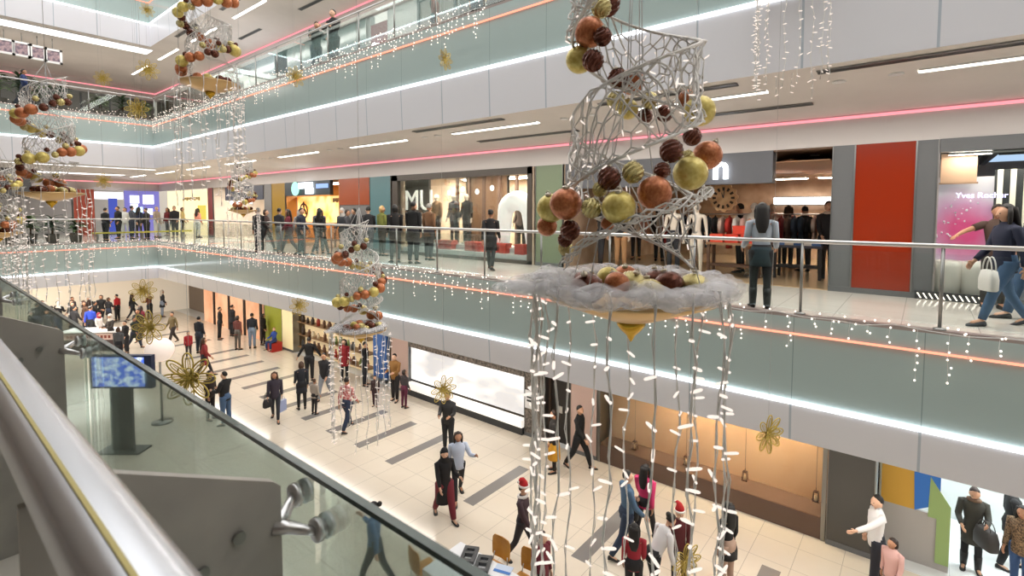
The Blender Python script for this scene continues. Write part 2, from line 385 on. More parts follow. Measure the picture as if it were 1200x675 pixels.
def pil(name, label, y0, y1, m, z0=0., z1=2.78, x=XS, th=.5, trim=None, cat='wall panel'):
    t = thing(name, label, cat, (x, min(y0, y1), z0)); w = abs(y1-y0)
    MB().box((0, .012, 0), (th, w-.012, z1-z0)).build('panel', m, t)
    f = MB(); f.box((-.015, 0, 0), (th, .012, z1-z0)); f.box((-.015, w-.012, 0), (th, w, z1-z0)); f.build('edge_trim', trim or STEELD, t)
    MB().box((-.02, 0, 0), (0, w, .1)).build('skirting', GREYF, t)
    return t
RUST = mat('rust_red_lacquer', lin('#8f2a0c'), .18); SAGE = mat('sage_panel', lin('#76836a'), .45); TEALP = mat('teal_panel', lin('#587b80'), .4)
MUST = mat('mustard_panel', lin('#96730f'), .45); ORNG = mat('orange_panel', lin('#97461f'), .4); GREYP = mat('grey_panel', lin('#757372'), .5)
pil('wall_panel', 'glossy rust red wall panel between two shop fronts', .16, 1.06, RUST)
t = pil('frame_pillar', 'dark grey frame post left of the rust red panel', 1.06, 1.42, GREYF, cat='pillar')
t = pil('frame_pillar', 'dark grey frame post right of the rust red panel', -.14, .16, GREYF, cat='pillar')
pil('pilaster', 'sage green pilaster left of the big bauble spiral', 7.58, 8.49, SAGE)
pil('pilaster', 'teal blue pilaster beside the clothing shop window', 15.0, 16.27, TEALP)
t = pil('pilaster', 'orange and grey pilaster beside the food shop', 16.27, 18.3, GREYP)
MB().box((-.02, .0, 1.75), (0, 2.03, 2.78)).build('orange_panel', ORNG, t)
pil('pilaster', 'mustard yellow pilaster left of the food shop', 22.75, 24.06, MUST)
pil('pilaster', 'narrow grey pilaster beside the mustard one', 24.06, 24.8, GREYP)
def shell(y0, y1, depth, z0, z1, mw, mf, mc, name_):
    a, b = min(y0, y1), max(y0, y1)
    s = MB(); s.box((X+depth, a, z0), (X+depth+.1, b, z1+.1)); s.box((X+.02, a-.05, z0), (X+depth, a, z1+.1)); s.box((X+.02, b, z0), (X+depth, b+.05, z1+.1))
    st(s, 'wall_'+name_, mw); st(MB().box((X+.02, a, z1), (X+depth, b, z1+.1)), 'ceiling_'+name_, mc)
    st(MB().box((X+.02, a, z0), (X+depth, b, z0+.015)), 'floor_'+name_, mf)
SHOPW = emis('shop_luminaire', (1., .90, .76), 42.)
def panel_light(x, y, z, w, l, label, s=None, group=None):
    t = thing('shop_light', label, 'light', (x, y, z), 0, group)
    MB().box((-w/2, -l/2, -.02), (w/2, l/2, -.004)).build('diffuser', s or SHOPW, t)
    f = MB(); f.box((-w/2-.03, -l/2-.03, -.03), (-w/2, l/2+.03, 0)); f.box((w/2, -l/2-.03, -.03), (w/2+.03, l/2+.03, 0)); f.build('frame', WHITE, t)
    return t
# mannequin / person meshes are made in the people section; here: furniture of the windows
# -- the open clothing shop behind the big spiral
BRN = noise_col(mat('shop_brown', (.3, .2, .14), .6), (.34, .22, .14), (.50, .36, .25), 2.)
TAN = mat('shop_ceiling_tan', lin('#b98e6c'), .6)
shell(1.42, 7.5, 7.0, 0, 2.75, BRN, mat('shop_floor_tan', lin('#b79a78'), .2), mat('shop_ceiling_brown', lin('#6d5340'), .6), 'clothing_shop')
t = thing('sign_header', 'dark grey shop header with a white glowing letter behind the big baubles', 'sign', (X, 2.46, 2.12))
MB().box((0, 0, 0), (.25, 5.05, .66)).build('board', mat('header_grey', lin('#5d5e63'), .45), t)
SIGNW = emis('sign_white', (.9, .95, 1.), 5.)
text_obj('letter', 'n', .74, .03, SIGNW, Matrix.Translation((-.05, 1.20, .12)) @ FACE, t, .012)['label'] = 'white glowing letter n'
st(MB().box((X+.3, 1.5, 2.55), (X+4.4, 2.5, 2.57)).prism([(X+.4, 2.2), (X+4.4, 1.6), (X+4.4, 4.6), (X+3, 4.0)], 2, 2.60, 2.62), 'ceiling_shop_raft', TAN)
for k, (x, y) in enumerate([(x, y) for x in (1.2, 2.3, 3.4, 4.5, 5.6) for y in (1.9, 3.0, 4.1, 5.2, 6.4)]):
    tt = thing('spotlight', 'small bright ceiling spotlight inside the brown clothing shop', 'light', (X+x+.2*(k % 3), y, 2.745), 0, 'spotlights in the clothing shop')
    use('lamp', dm, tt); use('trim_ring', rm, tt)
for k, y in enumerate((2.0, 3.1)):
    panel_light(X+5.2, y, 2.5, .5, .8, 'flat ceiling light over the counter, %s one' % ('right' if k == 0 else 'left'))
t = thing('light_box', 'long white light box over the shop counter', 'sign', (X+6.5, 1.6, 1.75))
MB().box((0, 0, 0), (.2, 2.2, .22)).build('screen', PANELW, t); MB().box((-.01, -.03, -.03), (.22, 2.23, 0)).box((-.01, -.03, .22), (.22, 2.23, .25)).build('frame', GREYF, t)
# cog shaped wooden clock hanging in the shop
WOODC = noise_col(mat('pale_wood', lin('#c79a6b'), .5), lin('#b98a5c'), lin('#d3a97c'), 5.)
p = at(848, 232, 'X', X+.9)
t = thing('wall_clock', 'round cog shaped wooden clock in the shop behind the baubles', 'clock', p)
FX = Matrix(((0, 0, -1, 0), (-1, 0, 0, 0), (0, 1, 0, 0), (0, 0, 0, 1)))
d = MB(); n = 48
out = [((.33 if (j % 4) < 2 else .295)*math.cos(2*PI*j/n), (.33 if (j % 4) < 2 else .295)*math.sin(2*PI*j/n)) for j in range(n)]
d.prism(out, 2, -.02, .02, 0, FX); d.build('face', WOODC, t)
d = MB()
for j in range(12):
    a = 2*PI*j/12; M = FX @ Matrix.Rotation(a, 4, 'Z'); d.prism([(.17, -.022), (.25, -.03), (.25, .03), (.17, .022)], 2, .02, .026, 0, M)
d.build('hour_marks', hexm('#3b2a1c'), t)
d = MB()
for a, l in ((1.9, .13), (1.45, .2)): d.prism([(0, -.012), (l, -.006), (l, .006), (0, .012)], 2, .026, .032, 0, FX @ Matrix.Rotation(a, 4, 'Z'))
d.build('hand', DARK, t)
MB().tube([(0, 0, .33), (0, 0, 2.745-p.z)], .006, 5).build('cord', DARK, t)
# garments on rails
def garment_mesh(col, w, h):
    g = MB(); rs = []
    for z, rx, ry in ((0, .02, .012), (-.04, .05, .02), (-.07, w*.5, .045), (-.16, w*.42, .05), (-.3*h/.6, w*.36, .05), (-h, w*.46, .055)):
        rs.append([(ry*math.sin(2*PI*j/10), rx*math.cos(2*PI*j/10), z) for j in range(10)])
    g.rings(rs)
    for s in (-1, 1): g.tube([(0, s*w*.44, -.09), (0, s*w*.56, -.22), (0, s*w*.55, -.4)], [.045, .05, .04], 8)
    return g
GC = ['#2c2a2b', '#d9c4b4', '#8d2a2a', '#e8e2da', '#46505f', '#c98a70', '#1e1d1f', '#b8a898', '#c23a2e', '#70564a', '#dcb0a4', '#34404f']
gms = []
for i, c in enumerate(GC):
    me = garment_mesh(c, .4, .55+.12*(i % 3)).mesh('garment'); me.materials.append(hexm(c, .85)); gms.append(me)
def rack(x, y, l, z, n, along, label, glabel, group, off=0):
    t = thing('clothes_rack', label, 'clothes rack', (x, y, z)); d = (0, 1) if along else (1, 0)
    MB().tube([(0, 0, 0), (0, 0, 1.45)], .015, 6).tube([(d[0]*l, d[1]*l, 0), (d[0]*l, d[1]*l, 1.45)], .015, 6).build('upright', STEEL, t)
    MB().tube([(0, 0, 1.45), (d[0]*l, d[1]*l, 1.45)], .014, 6).build('rail', STEEL, t)
    for i in range(n):
        f = (i+.5)/n*l; o = use('garment', gms[(i*5+off) % len(gms)], None, (x+d[0]*f, y+d[1]*f, z+1.42), (0, 0, 0 if not along else PI/2))
        tag(o, glabel, 'garment', group)
for k, (x, y, l, n, al, w) in enumerate(((1.3, 2.9, 1.5, 9, True, 'low rail right of the clock'), (2.6, 1.7, 1.3, 9, True, 'rail just left of the dark frame post'), (2.2, 4.8, 1.7, 10, True, 'rail behind the big gold bauble'), (4.2, 2.2, 2.0, 12, True, 'rail deep in the shop'))):
    rack(X+x, y, l, 0.015, n, al, 'chrome clothes rack, ' + w, 'garment hanging on the ' + w, 'garments on the ' + w, k*3)
def boxthing(name, label, cat, loc, s, m, rz=0, group=None, lid=None):
    t = thing(name, label, cat, loc, rz, group)
    MB().box((-s[0]/2, -s[1]/2, 0), (s[0]/2, s[1]/2, s[2]*.8)).build('body', m, t)
    MB().box((-s[0]/2-.008, -s[1]/2-.008, s[2]*.8), (s[0]/2+.008, s[1]/2+.008, s[2])).build('lid', lid or m, t)
    return t
def cabinet(name, label, loc, s, m, top, cat='display table'):
    t = thing(name, label, cat, loc)
    MB().box((-s[0]/2, -s[1]/2, s[2]-.05), (s[0]/2, s[1]/2, s[2])).build('top', top, t)
    l = MB().box((-.03, -.03, 0), (.03, .03, s[2]-.05)).mesh('leg'); l.materials.append(m)
    for a in (-1, 1):
        for b in (-1, 1): use('leg', l, t, (a*(s[0]/2-.05), b*(s[1]/2-.05), 0))
    MB().box((-s[0]/2+.05, -s[1]/2+.05, .25), (s[0]/2-.05, s[1]/2-.05, .29)).build('shelf', m, t)
    return t
p = at(860, 275, 'X', X+.8); cabinet('display_table', 'low wooden display table under the clock carrying red boxes', (X+.8, p.y, .015), (.5, 1.1, .8), hexm('#5b4030'), hexm('#8a6a4c'))
for i, (dy, dz, c) in enumerate(((-.33, 0, '#e0472f'), (.02, 0, '#d83c26'), (.35, 0, '#e2553c'), (-.15, .2, '#d8412b'))):
    boxthing('gift_box', 'small red gift box on the display table, ' + ('right end', 'middle of the bottom row', 'left end', 'upper one')[i], 'box', (X+.8, p.y+dy, .815+dz), (.28, .28, .19), hexm(c, .5))
cabinet('display_table', 'dark display table with folded clothes right of the staring woman', (X+1.6, 2.2, .015), (.6, 1.0, .75), hexm('#2d2a2c'), hexm('#3a3a44'))
for i in range(5):
    c = ('#4a6a9a', '#d8d2c8', '#34507c', '#c7b8a6', '#5a76a4')[i]
    g = MB(); g.box((-.13, -.09, 0), (.13, .09, .05)); g.box((-.125, -.085, .05), (.125, .088, .085))
    tag(g.build('folded_garment', hexm(c), None, (X+1.6, 1.85+.18*i, .765)), 'folded garment on the dark display table, ' + ('rightmost, blue', 'second from right, pale', 'middle, navy', 'fourth from right, beige', 'leftmost, light blue')[i], 'garment')
# -- the clothing shop window with tall white letters
wy0, wy1 = 8.62, 14.9
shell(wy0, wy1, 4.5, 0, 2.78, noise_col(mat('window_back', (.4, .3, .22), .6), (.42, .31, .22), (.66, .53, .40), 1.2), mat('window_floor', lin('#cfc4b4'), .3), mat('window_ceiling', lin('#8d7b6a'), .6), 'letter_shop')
t = thing('shop_window', 'large framed shop window with white letters and a white arch inside', 'shop window', (X, wy0, 0))
W = wy1-wy0; BR = mat('window_frame_brown', lin('#4b433c'), .4)
f = MB(); f.box((-.02, 0, 0), (.12, .16, 2.78)); f.box((-.02, W-.3, 0), (.12, W, 2.78)); f.box((-.02, 0, 2.58), (.12, W, 2.78)); f.box((-.02, 0, 0), (.12, W, .1)); f.build('frame', BR, t)
MB().box((.04, .16, .1), (.055, W-.3, 2.58)).build('glass_pane', GLASS, t)
LET = mat('cream_letter', (.85, .80, .70), .4, emit=(1, .93, .82), es=.55)
text_obj('letters', 'MU', 1.02, .02, LET, Matrix.Translation((.2, W-.42, 1.55)) @ FACE, t, -.004)['label'] = 'cream white letters MU'
text_obj('letters', 'DO', 1.02, .02, LET, Matrix.Translation((.2, W-.42, .72)) @ FACE, t, -.004)['label'] = 'cream white letters DO'
for i, y in enumerate((9.15, 9.75, 10.35, 11.1, 11.8, 12.5, 13.1)):
    tag(MB().box((X+1.5, y, .3), (X+1.58, y+.1, 2.78)).build('window_batten', hexm('#5a4438')), 'tall dark vertical batten behind the window display', 'batten', 'battens behind the window display')
for (ya_, yb2, c_, w_) in ((13.5, 14.8, '#4a443f', 'dark taupe backdrop panel behind the tall white letters'), (10.95, 12.9, '#7a5c44', 'brown backdrop panel behind the row of mannequins')):
    t = thing('backdrop_panel', w_, 'panel', (X+(.5 if ya_ > 13 else 1.75), ya_, .4)); MB().box((0, 0, 0), (.06, yb2-ya_, 2.4)).build('panel', hexm(c_, .6), t); MB().box((-.02, 0, 0), (.08, .04, 2.4)).build('edge', hexm('#3a302a', .6), t); MB().box((-.02, yb2-ya_-.04, 0), (.08, yb2-ya_, 2.4)).build('edge', hexm('#3a302a', .6), t)
for k in range(5):
    y_ = (8.95, 10.65, 11.3, 11.95, 12.6)[k]; tt = thing('pendant_lamp', 'small white pendant lamp in the letter window, ' + ('rightmost, over the right leg of the arch', 'just left of the arch', 'middle one', 'second from the letters', 'nearest the letters')[k], 'lamp', (X+.6, y_, 2.15+.1*(k % 2)))
    MB().ell((0, 0, 0), (.07, .07, .09), 10, 7).build('shade', emis('pendant_white', (1., .95, .88), 2.), tt); MB().tube([(0, 0, .08), (0, 0, 2.77-2.15-.1*(k % 2))], .006, 4).build('cord', DARK, tt)
t = thing('shelf_unit', 'shelf with colourful goods right of the white arch', 'shelf', (X+1.4, 8.75, .015))
for k in range(5): MB().box((0, 0, .3+.45*k), (.3, .75, .33+.45*k)).build('shelf', hexm('#4a3a30', .5), t)
MB().box((.3, 0, 0), (.33, .75, 2.4)).build('back_panel', hexm('#5a463a', .6), t)
for k in range(20):
    r_, c_ = divmod(k, 5); tag(MB().lathe([(0, 0), (.05, 0), (.06, .12), (.03, .2), (0, .22)], 8).build('ornament_jar', hexm(R.choice(['#a83028', '#d8c8b0', '#6a3a2a', '#c07a50', '#2a2a2c', '#e0d8cc']), .4), None, (X+1.52, 8.84+.14*c_, .345+.45*r_)), 'small ornament on the shelf right of the white arch', 'ornament', 'ornaments on the shelf right of the arch')
t = thing('display_plinth', 'low white plinth along the bottom of the letter window', 'plinth', (X+.13, wy0+.3, 0.015))
MB().box((0, 0, 0), (1.2, W-.7, .22)).build('step', WHITE, t); MB().box((.35, 0, .22), (1.2, W-.7, .38)).build('upper_step', WHITE, t)
# white arch
t = thing('arch_ornament', 'big smooth white horseshoe arch standing in the shop window', 'arch', (X+.75, 9.75, .4))
pts = []; 
for k in range(15):
    a = PI*k/14; pts.append((0, .48*math.cos(a), 1.02+.42*math.sin(a)))
pts = [(0, .56, 0), (0, .53, .5)] + pts + [(0, -.53, .5), (0, -.56, 0)]
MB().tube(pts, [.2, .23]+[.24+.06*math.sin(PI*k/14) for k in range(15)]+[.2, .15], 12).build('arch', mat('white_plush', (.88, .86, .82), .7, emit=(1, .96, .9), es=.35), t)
for i, (dy, w, c) in enumerate(((9.3, .34, '#c23b30'), (10.4, .4, '#c8402f'), (11.15, .8, '#cf4536'), (12.55, .75, '#c23a2e'), (9.95, .25, '#d04a3a'))):
    boxthing('gift_box', 'red gift box on the white window plinth, ' + ('under the right leg of the arch', 'beside the left leg of the arch', 'wide one in the middle', 'wide one under the mannequins', 'small one inside the arch')[i], 'box', (X+.42, dy, .235), (.3, w, .3), hexm(c, .6))
for k, y in enumerate((9.4, 10.6, 11.8, 13.0, 14.2)):
    tt = thing('spotlight', 'small ceiling spotlight behind the letter window', 'light', (X+.5, y, 2.77), 0, 'spotlights behind the letter window'); use('lamp', dm, tt); use('trim_ring', rm, tt)
panel_light(X+.95, 10.2, 2.76, .35, 2.6, 'window display light above the white arch'); panel_light(X+3.3, 11.8, 2.76, .6, 5.4, 'long added light deep behind the letter window'); panel_light(X+.95, 13.2, 2.76, .35, 2.2, 'window display light above the letters')  # the deep long panel is added to wash the back wall with light
# -- food shop with the yellow lit menu wall
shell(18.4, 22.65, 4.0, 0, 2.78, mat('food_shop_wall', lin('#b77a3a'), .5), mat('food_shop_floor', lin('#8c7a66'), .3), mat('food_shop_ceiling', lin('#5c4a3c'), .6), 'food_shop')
t = thing('sign_header', 'dark navy shop header with a pale green disc and white glowing sign', 'sign', (X-.02, 18.97, 2.18))
MB().box((0, 0, 0), (.15, 3.75, .6)).build('board', mat('navy_board', lin('#1c2a33'), .4), t)
MB().lathe([(.0, 0), (.30, 0), (.30, .05), (.0, .05)], 24, 0, False, Matrix.Translation((-.02, 2.74, .30)) @ FACE).build('disc', emis('mint_disc', (.45, .95, .75), 1.3), t)
sg = MB(); sg.box((-.06, 1.3, .30), (-.02, 2.42, .55)); sg.box((-.06, 1.25, .06), (-.02, 1.85, .30)); sg.build('sign_plate', SIGNW, t)
MB().box((-.05, .1, .28), (-.02, 1.0, .46)).build('blue_plate', emis('sign_blue', (.35, .5, .95), 1.2), t)
YEL = mat('menu_yellow', (.8, .5, .1), .5)
N_, L_, b_ = nodes(YEL); tc = N_.new('ShaderNodeTexCoord'); no = N_.new('ShaderNodeTexNoise'); no.inputs['Scale'].default_value = 1.7; L_.new(tc.outputs['Object'], no.inputs['Vector'])
rp = N_.new('ShaderNodeValToRGB'); rp.color_ramp.elements[0].color = (.75, .28, .04, 1); rp.color_ramp.elements[1].color = (1., .80, .38, 1); rp.color_ramp.elements[0].position = .35; rp.color_ramp.elements[1].position = .6
L_.new(no.outputs['Fac'], rp.inputs[0]); L_.new(rp.outputs[0], b_.inputs['Emission Color']); b_.inputs['Emission Strength'].default_value = 1.1
t = thing('menu_board', 'glowing yellow menu wall over the food counter', 'sign', (X+.5, 18.6, .95))
MB().box((0, 0, 0), (.08, 4.0, 1.2)).build('panel', YEL, t)
lg = MB(); M = Matrix.Translation((-.012, 3.42, .55)) @ FACE
lg.rings([[(r*math.cos(2*PI*j/28), r*math.sin(2*PI*j/28), z) for j in range(28)] for r, z in ((.36, 0), (.36, .02), (.29, .02), (.29, 0))], 0, False, False, True, M)
lg.tube([(-.2, -.18, .01), (-.1, .05, .01), (.0, -.1, .01), (.05, .12, .01), (.16, .0, .01), (.2, -.15, .01)], .035, 6, 0, M); lg.tube([(.02, .15, .01), (.0, .42, .01)], .04, 6, 0, M)
lg.build('round_logo', hexm('#4a2410'), t)
lt = MB()
for k in range(7): lt.box((-.02, .12+.13*k, .92+.03*(k % 2)), (-.005, .21+.13*k, 1.1))
lt.build('lettering', hexm('#5a2416'), t)
cabinet('service_counter', 'food counter under the yellow menu wall', (X+.3, 20.6, .015), (.5, 3.6, 1.0), hexm('#6a4a30'), hexm('#c9a77c'), 'counter')
panel_light(X+1.5, 20.5, 2.76, .5, 2.5, 'ceiling light inside the food shop')
# -- pale shop beyond the mustard pilaster and the cream lit shop at the corner
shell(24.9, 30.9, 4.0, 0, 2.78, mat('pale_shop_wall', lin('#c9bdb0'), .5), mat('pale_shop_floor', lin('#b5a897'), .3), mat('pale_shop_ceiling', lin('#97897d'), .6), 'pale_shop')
t = thing('sign_header', 'dark header with small white lamps behind the small bauble spiral', 'sign', (X-.02, 24.9, 2.05))
MB().box((0, 0, 0), (.12, 4.4, .7)).build('board', mat('slate_board', lin('#3d4250'), .4), t)
for k in range(4): MB().ell((-.1, 1.1+.75*k, -.12), (.07, .12, .09), 8, 5).build('lamp', SIGNW, t)
pil('pilaster', 'dark red pilaster at the cream lit shop', 31.02, 31.7, mat('dark_red', lin('#8e3a34'), .45))
panel_light(X+1.2, 28, 2.76, .6, 3., 'ceiling light in the pale shop behind the small spiral')
CREAM = mat('cream_lit', (.85, .72, .42), .5, emit=(1., .84, .5), es=.75)
t = thing('light_wall', 'cream yellow glowing shop wall at the far left corner', 'shop wall', (X+.3, 31.75, .015))
MB().box((0, 0, 0), (.08, 7.6, 2.75)).build('panel', CREAM, t)
sg = MB()
for k in range(9): sg.box((-.02, 2.0+.32*k, 2.1+.06*(k % 2)), (-.003, 2.22+.32*k, 2.3))
sg.build('lettering', hexm('#a98a40'), t); MB().box((-.03, 1.1, .9), (-.003, 2.3, 1.8)).build('poster', emis('yellow_poster', (1., .8, .15), .8), t)
# -- back wall of level one: blue screen shop, red panel, white band
t = thing('screen_wall', 'blue shop wall with white lit screens at the far left corner', 'shop wall', (9.5, YW-.2, .015))
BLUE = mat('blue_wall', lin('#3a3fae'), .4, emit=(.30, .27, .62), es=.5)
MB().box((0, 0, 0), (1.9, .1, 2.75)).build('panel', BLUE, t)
for k, (x, z, w, h) in enumerate(((.28, 1.95, .5, .5), (.98, 1.9, .6, .6), (.35, .9, .6, .8), (.3, 1.72, .4, .18), (1.1, 1.2, .4, .4))):
    MB().box((x, -.03, z), (x+w, 0, z+h)).build('screen', emis('lit_screen' if k != 2 else 'pale_blue_screen', (.95, .95, 1) if k != 2 else (.6, .85, 1.), 2.), t)
t = thing('roll_banner', 'tall bright blue banner left of the lit screens', 'banner', (8.45, YW-.5, 0)); MB().box((.15, 0, .05), (.6, .04, 2.25)).build('cloth', emis('blue_banner', (.10, .14, .62), .7), t); MB().box((.1, -.1, 0), (.65, .12, .06)).build('foot', DARK, t)
t = pil('wall_panel', 'red panel at the far end of the left gallery', 0, 1, mat('far_red', lin('#a5432f'), .5)); t.location = (7.15, YW-.1, .015); t.rotation_euler = (0, 0, -PI/2); t.location = (6.9, YW-.1, 0)
t = thing('light_band', 'white glowing band above the red panel', 'sign', (4.5, YW-.35, 2.2)); MB().box((0, 0, 0), (4.9, .12, .45)).build('panel', emis('soft_white_band', (.95, .93, 1.), 1.5), t); MB().box((-.02, -.02, -.05), (4.92, .14, 0)).build('frame', WHITE, t)
t = thing('canopy', 'dark grey rounded hood above the plants at the left edge', 'canopy', (1.2, 35.0, 2.2))
MB().prism([(0, 0), (3.4, 0), (3.3, .9), (2.9, 1.45), (2.2, 1.6), (0, 1.6)], 1, 0, 3).build('hood', hexm('#3c3c3d', .6), t); MB().prism([(0, -.08), (3.45, -.08), (3.45, 0), (0, 0)], 1, -.04, 3.04).build('rim', hexm('#55524e', .6), t)
t = thing('long_bench', 'yellow green bench behind the left level one railing', 'bench', (6.0, YB+.9, 0)); MB().box((0, 0, .38), (4.2, .4, .45)).build('seat', hexm('#a8a03c', .5), t)
for x in (.2, 2.0, 3.8): MB().box((x, .05, 0), (x+.06, .35, .38)).build('leg', STEELD, t)
# -- pink cosmetics shop at the right edge
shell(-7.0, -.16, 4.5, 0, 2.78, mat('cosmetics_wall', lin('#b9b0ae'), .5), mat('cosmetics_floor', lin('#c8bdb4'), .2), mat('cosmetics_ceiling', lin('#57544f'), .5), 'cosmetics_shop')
t = SHOPW_R = thing('shop_window', 'glass shop front right of the rust red panel', 'shop window', (X, -7.0, 0))
f = MB(); f.box((-.02, 0, 2.55), (.14, 6.85, 2.78)); f.box((-.02, 0, 0), (.14, 6.85, .12)); f.build('frame', GREYF, t)
MB().box((.05, 0, .12), (.065, 6.85, 2.55)).build('glass_pane', GLASS, t)
PK = mat('pink_poster', (.7, .2, .35), .35)
N_, L_, b_ = nodes(PK); tc = N_.new('ShaderNodeTexCoord'); sp = N_.new('ShaderNodeVectorMath'); sp.operation = 'DISTANCE'; sp.inputs[1].default_value = (0, .38, 1.0); L_.new(tc.outputs['Object'], sp.inputs[0])
no = N_.new('ShaderNodeTexNoise'); no.inputs['Scale'].default_value = 2.2; L_.new(tc.outputs['Object'], no.inputs['Vector'])
ad = mathn(N_, L_, 'ADD', sp.outputs['Value'], mathn(N_, L_, 'MULTIPLY', no.outputs['Fac'], .45)); rp = N_.new('ShaderNodeValToRGB')
rp.color_ramp.elements[0].color = (.62, .08, .22, 1); rp.color_ramp.elements[0].position = .35; rp.color_ramp.elements[1].color = (.66, .62, .66, 1); rp.color_ramp.elements[1].position = 1.15; e_ = rp.color_ramp.elements.new(.75); e_.color = (.58, .32, .48, 1)
L_.new(ad, rp.inputs[0]); L_.new(rp.outputs[0], b_.inputs['Base Color']); L_.new(rp.outputs[0], b_.inputs['Emission Color']); b_.inputs['Emission Strength'].default_value = .25
ya, yb_ = Yat(1093, X+.62), Yat(1164, X+.62)
t = thing('display_poster', 'pink and white poster wall inside the glass shop front', 'poster', (X+.62, yb_, .2)); MB().box((0, 0, 0), (.06, ya-yb_, 1.95)).build('panel', PK, t)
text_obj('lettering', 'Yves Rocher', .125, .006, emis('lilac_sign', (.7, .65, 1.), 3.), Matrix.Translation((.035, Yat(1119, X)+7., at(1119, 232, 'X', X).z)) @ FACE, SHOPW_R)['label'] = 'white lilac glowing shop name'
bl = MB()
for k in range(26): a = R.uniform(0, 2*PI); bl.ell((-.012, .62+R.gauss(0, .1)-.01*k, .85+.03*k+R.gauss(0, .06)), (.008, R.uniform(.008, .025), R.uniform(.008, .025)), 6, 4)
bl.build('white_petals', mat('petal_white', (.9, .85, .9), .5), t)
t = thing('striped_panel', 'black and cream vertically striped panel behind the walking woman', 'wall panel', (X+.45, -2.6, .3)); yy = Yat(1164, X+.45)+2.6
MB().box((.02, 0, 0), (.08, yy, 1.95)).build('board', DARK, t)
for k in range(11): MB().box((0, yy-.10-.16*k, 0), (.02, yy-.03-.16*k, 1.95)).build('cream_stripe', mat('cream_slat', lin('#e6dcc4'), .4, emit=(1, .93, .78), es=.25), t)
t = thing('ceiling_luminaire', 'pale blue luminous ceiling panel in the shop at the right edge', 'light', (X+.2, -5.5, 2.55)); MB().box((0, 0, 0), (2.6, 4.6, .03)).build('diffuser', emis('sky_blue_panel', (.50, .66, .90), .95), t); MB().box((-.05, 4.6, -.06), (2.65, 4.68, .1)).box((-.05, 0, -.08), (0, 4.6, .1)).build('frame', DARK, t)
t = thing('wall_panel', 'beige panel at the top corner of the right shop window', 'wall panel', (X+.4, -.66, 2.05)); MB().box((0, 0, 0), (.05, .48, .5)).build('panel', mat('beige_panel', lin('#a98b74'), .5), t); MB().box((-.01, -.02, -.03), (.06, .5, 0)).build('lip', mat('beige_lip', lin('#8e725d'), .5), t)
for k, px in enumerate((1113, 1148)):
    y = Yat(px, X+.3)
    t = thing('tub_chair', 'rounded pale tub chair in the right shop window, ' + ('left one' if k == 0 else 'right one'), 'chair', (X+.33, y, .015))
    b = MB(); prof = [(.17, .02), (.2, .1), (.235, .35), (.235, .55), (.2, .66), (.16, .66), (.17, .5), (.17, .36)]
    b.lathe(prof, 18).build('shell', mat('tub_shell', lin('#efe6de'), .35), t); MB().lathe([(0, .30), (.165, .30), (.165, .38), (.12, .41), (0, .41)], 16).build('seat', hexm('#b8a8a0'), t); MB().lathe([(0, 0), (.15, 0), (.15, .02), (0, .02)], 14).build('foot', STEEL, t)
t = thing('floor_light', 'row of slanted white light bars on the floor under the tub chairs', 'light', (X-.04, -.82, .0)); MB().box((0, 0, 0), (.03, .92, .14)).build('housing', DARK, t)
sb = MB().prism([(-.035, .02), (-.015, .02), (.035, .11), (.015, .11)], 0, -.012, 0).mesh('light_bar'); sb.materials.append(emis('bar_light', (1, .9, .75), 2.2))
for k in range(11): use('light_bar', sb, t, (0, .06+.08*k, 0))
panel_light(X+.24, -.9, 2.54, .16, 1.2, 'small added light over the tub chairs in the right shop window')  # added lamp, only there to brighten the chairs
# -- upper gallery shop walls (level two)
z2 = FH
GLW = mat('grey_glass_wall', lin('#8f9698'), .15)
def up(name, label, px0, px1, m, z0=0., z1=2.78, cat='wall panel', dx=0.):
    y0, y1 = Yat(px1, X), Yat(px0, X); t = thing(name, label, cat, (X+dx, y0, z2+z0))
    MB().box((0, .02, 0), (.2, y1-y0-.02, z1-z0)).build('panel', m, t); MB().box((-.015, 0, 0), (.2, .02, z1-z0)).box((-.015, y1-y0-.02, 0), (.2, y1-y0, z1-z0)).build('edge_trim', STEELD, t); return t
up('wall_panel', 'grey glass panel of the upper gallery behind the two standing men', 326, 432, mat('upper_dark_glass', lin('#76807f'), .15))
up('wall_panel', 'pale grey panel left of the upper dark red sign', 432, 437, GREYP)
t = up('wall_sign', 'dark red sign panel with three white lights on the upper gallery', 437, 457, mat('maroon_panel', lin('#6e2f33'), .4), 0, 2.4, 'sign')
w = Yat(437, X)-Yat(457, X)
for k in range(3): MB().ell((-.03, w*(.22+.27*k), 1.5+.07*k), (.05, .13, .1), 8, 5).build('lamp', SIGNW, t)
up('wall_panel', 'wide pale grey panels right of the upper dark red sign', 457, 492, mat('upper_grey', lin('#a5a6a4'), .3))
t = up('shop_window', 'black framed shop window at the top centre of the photo', 492, 560, mat('upper_window_inside', lin('#6f6a64'), .4), 0, 2.78, 'shop window')
w = Yat(492, X)-Yat(560, X); f = MB()
for k in (0, .33, .66, .97): f.box((-.04, w*k, 0), (0, w*k+.1, 2.7))
f.box((-.04, 0, 2.55), (0, w, 2.78)); f.build('frame', DARK, t)
t = up('wall_sign', 'beige lit sign at the top centre edge of the photo', 540, 640, mat('upper_dark', lin('#3d3834'), .4), 0, 2.78, 'sign', -.05); MB().box((-.05, 1.2, 1.2), (-.01, 3.0, 1.6)).build('plate', emis('beige_sign', (.9, .7, .45), .9), t)
t = thing('wall_panel', 'blue grey glass wall of the upper gallery beside the small canopy', 'wall panel', (X, 22.3, z2)); MB().box((0, 0, 0), (.15, 5.0, 2.78)).build('panel', mat('blue_grey_glass', lin('#84939a'), .12), t); MB().box((-.02, 0, 1.5), (0, 5, 1.55)).build('rail', WHITE, t)
t = thing('canopy', 'white slanted canopy on the upper gallery beside the top left spiral', 'canopy', (X-1.9, 21.9, z2+1.2))
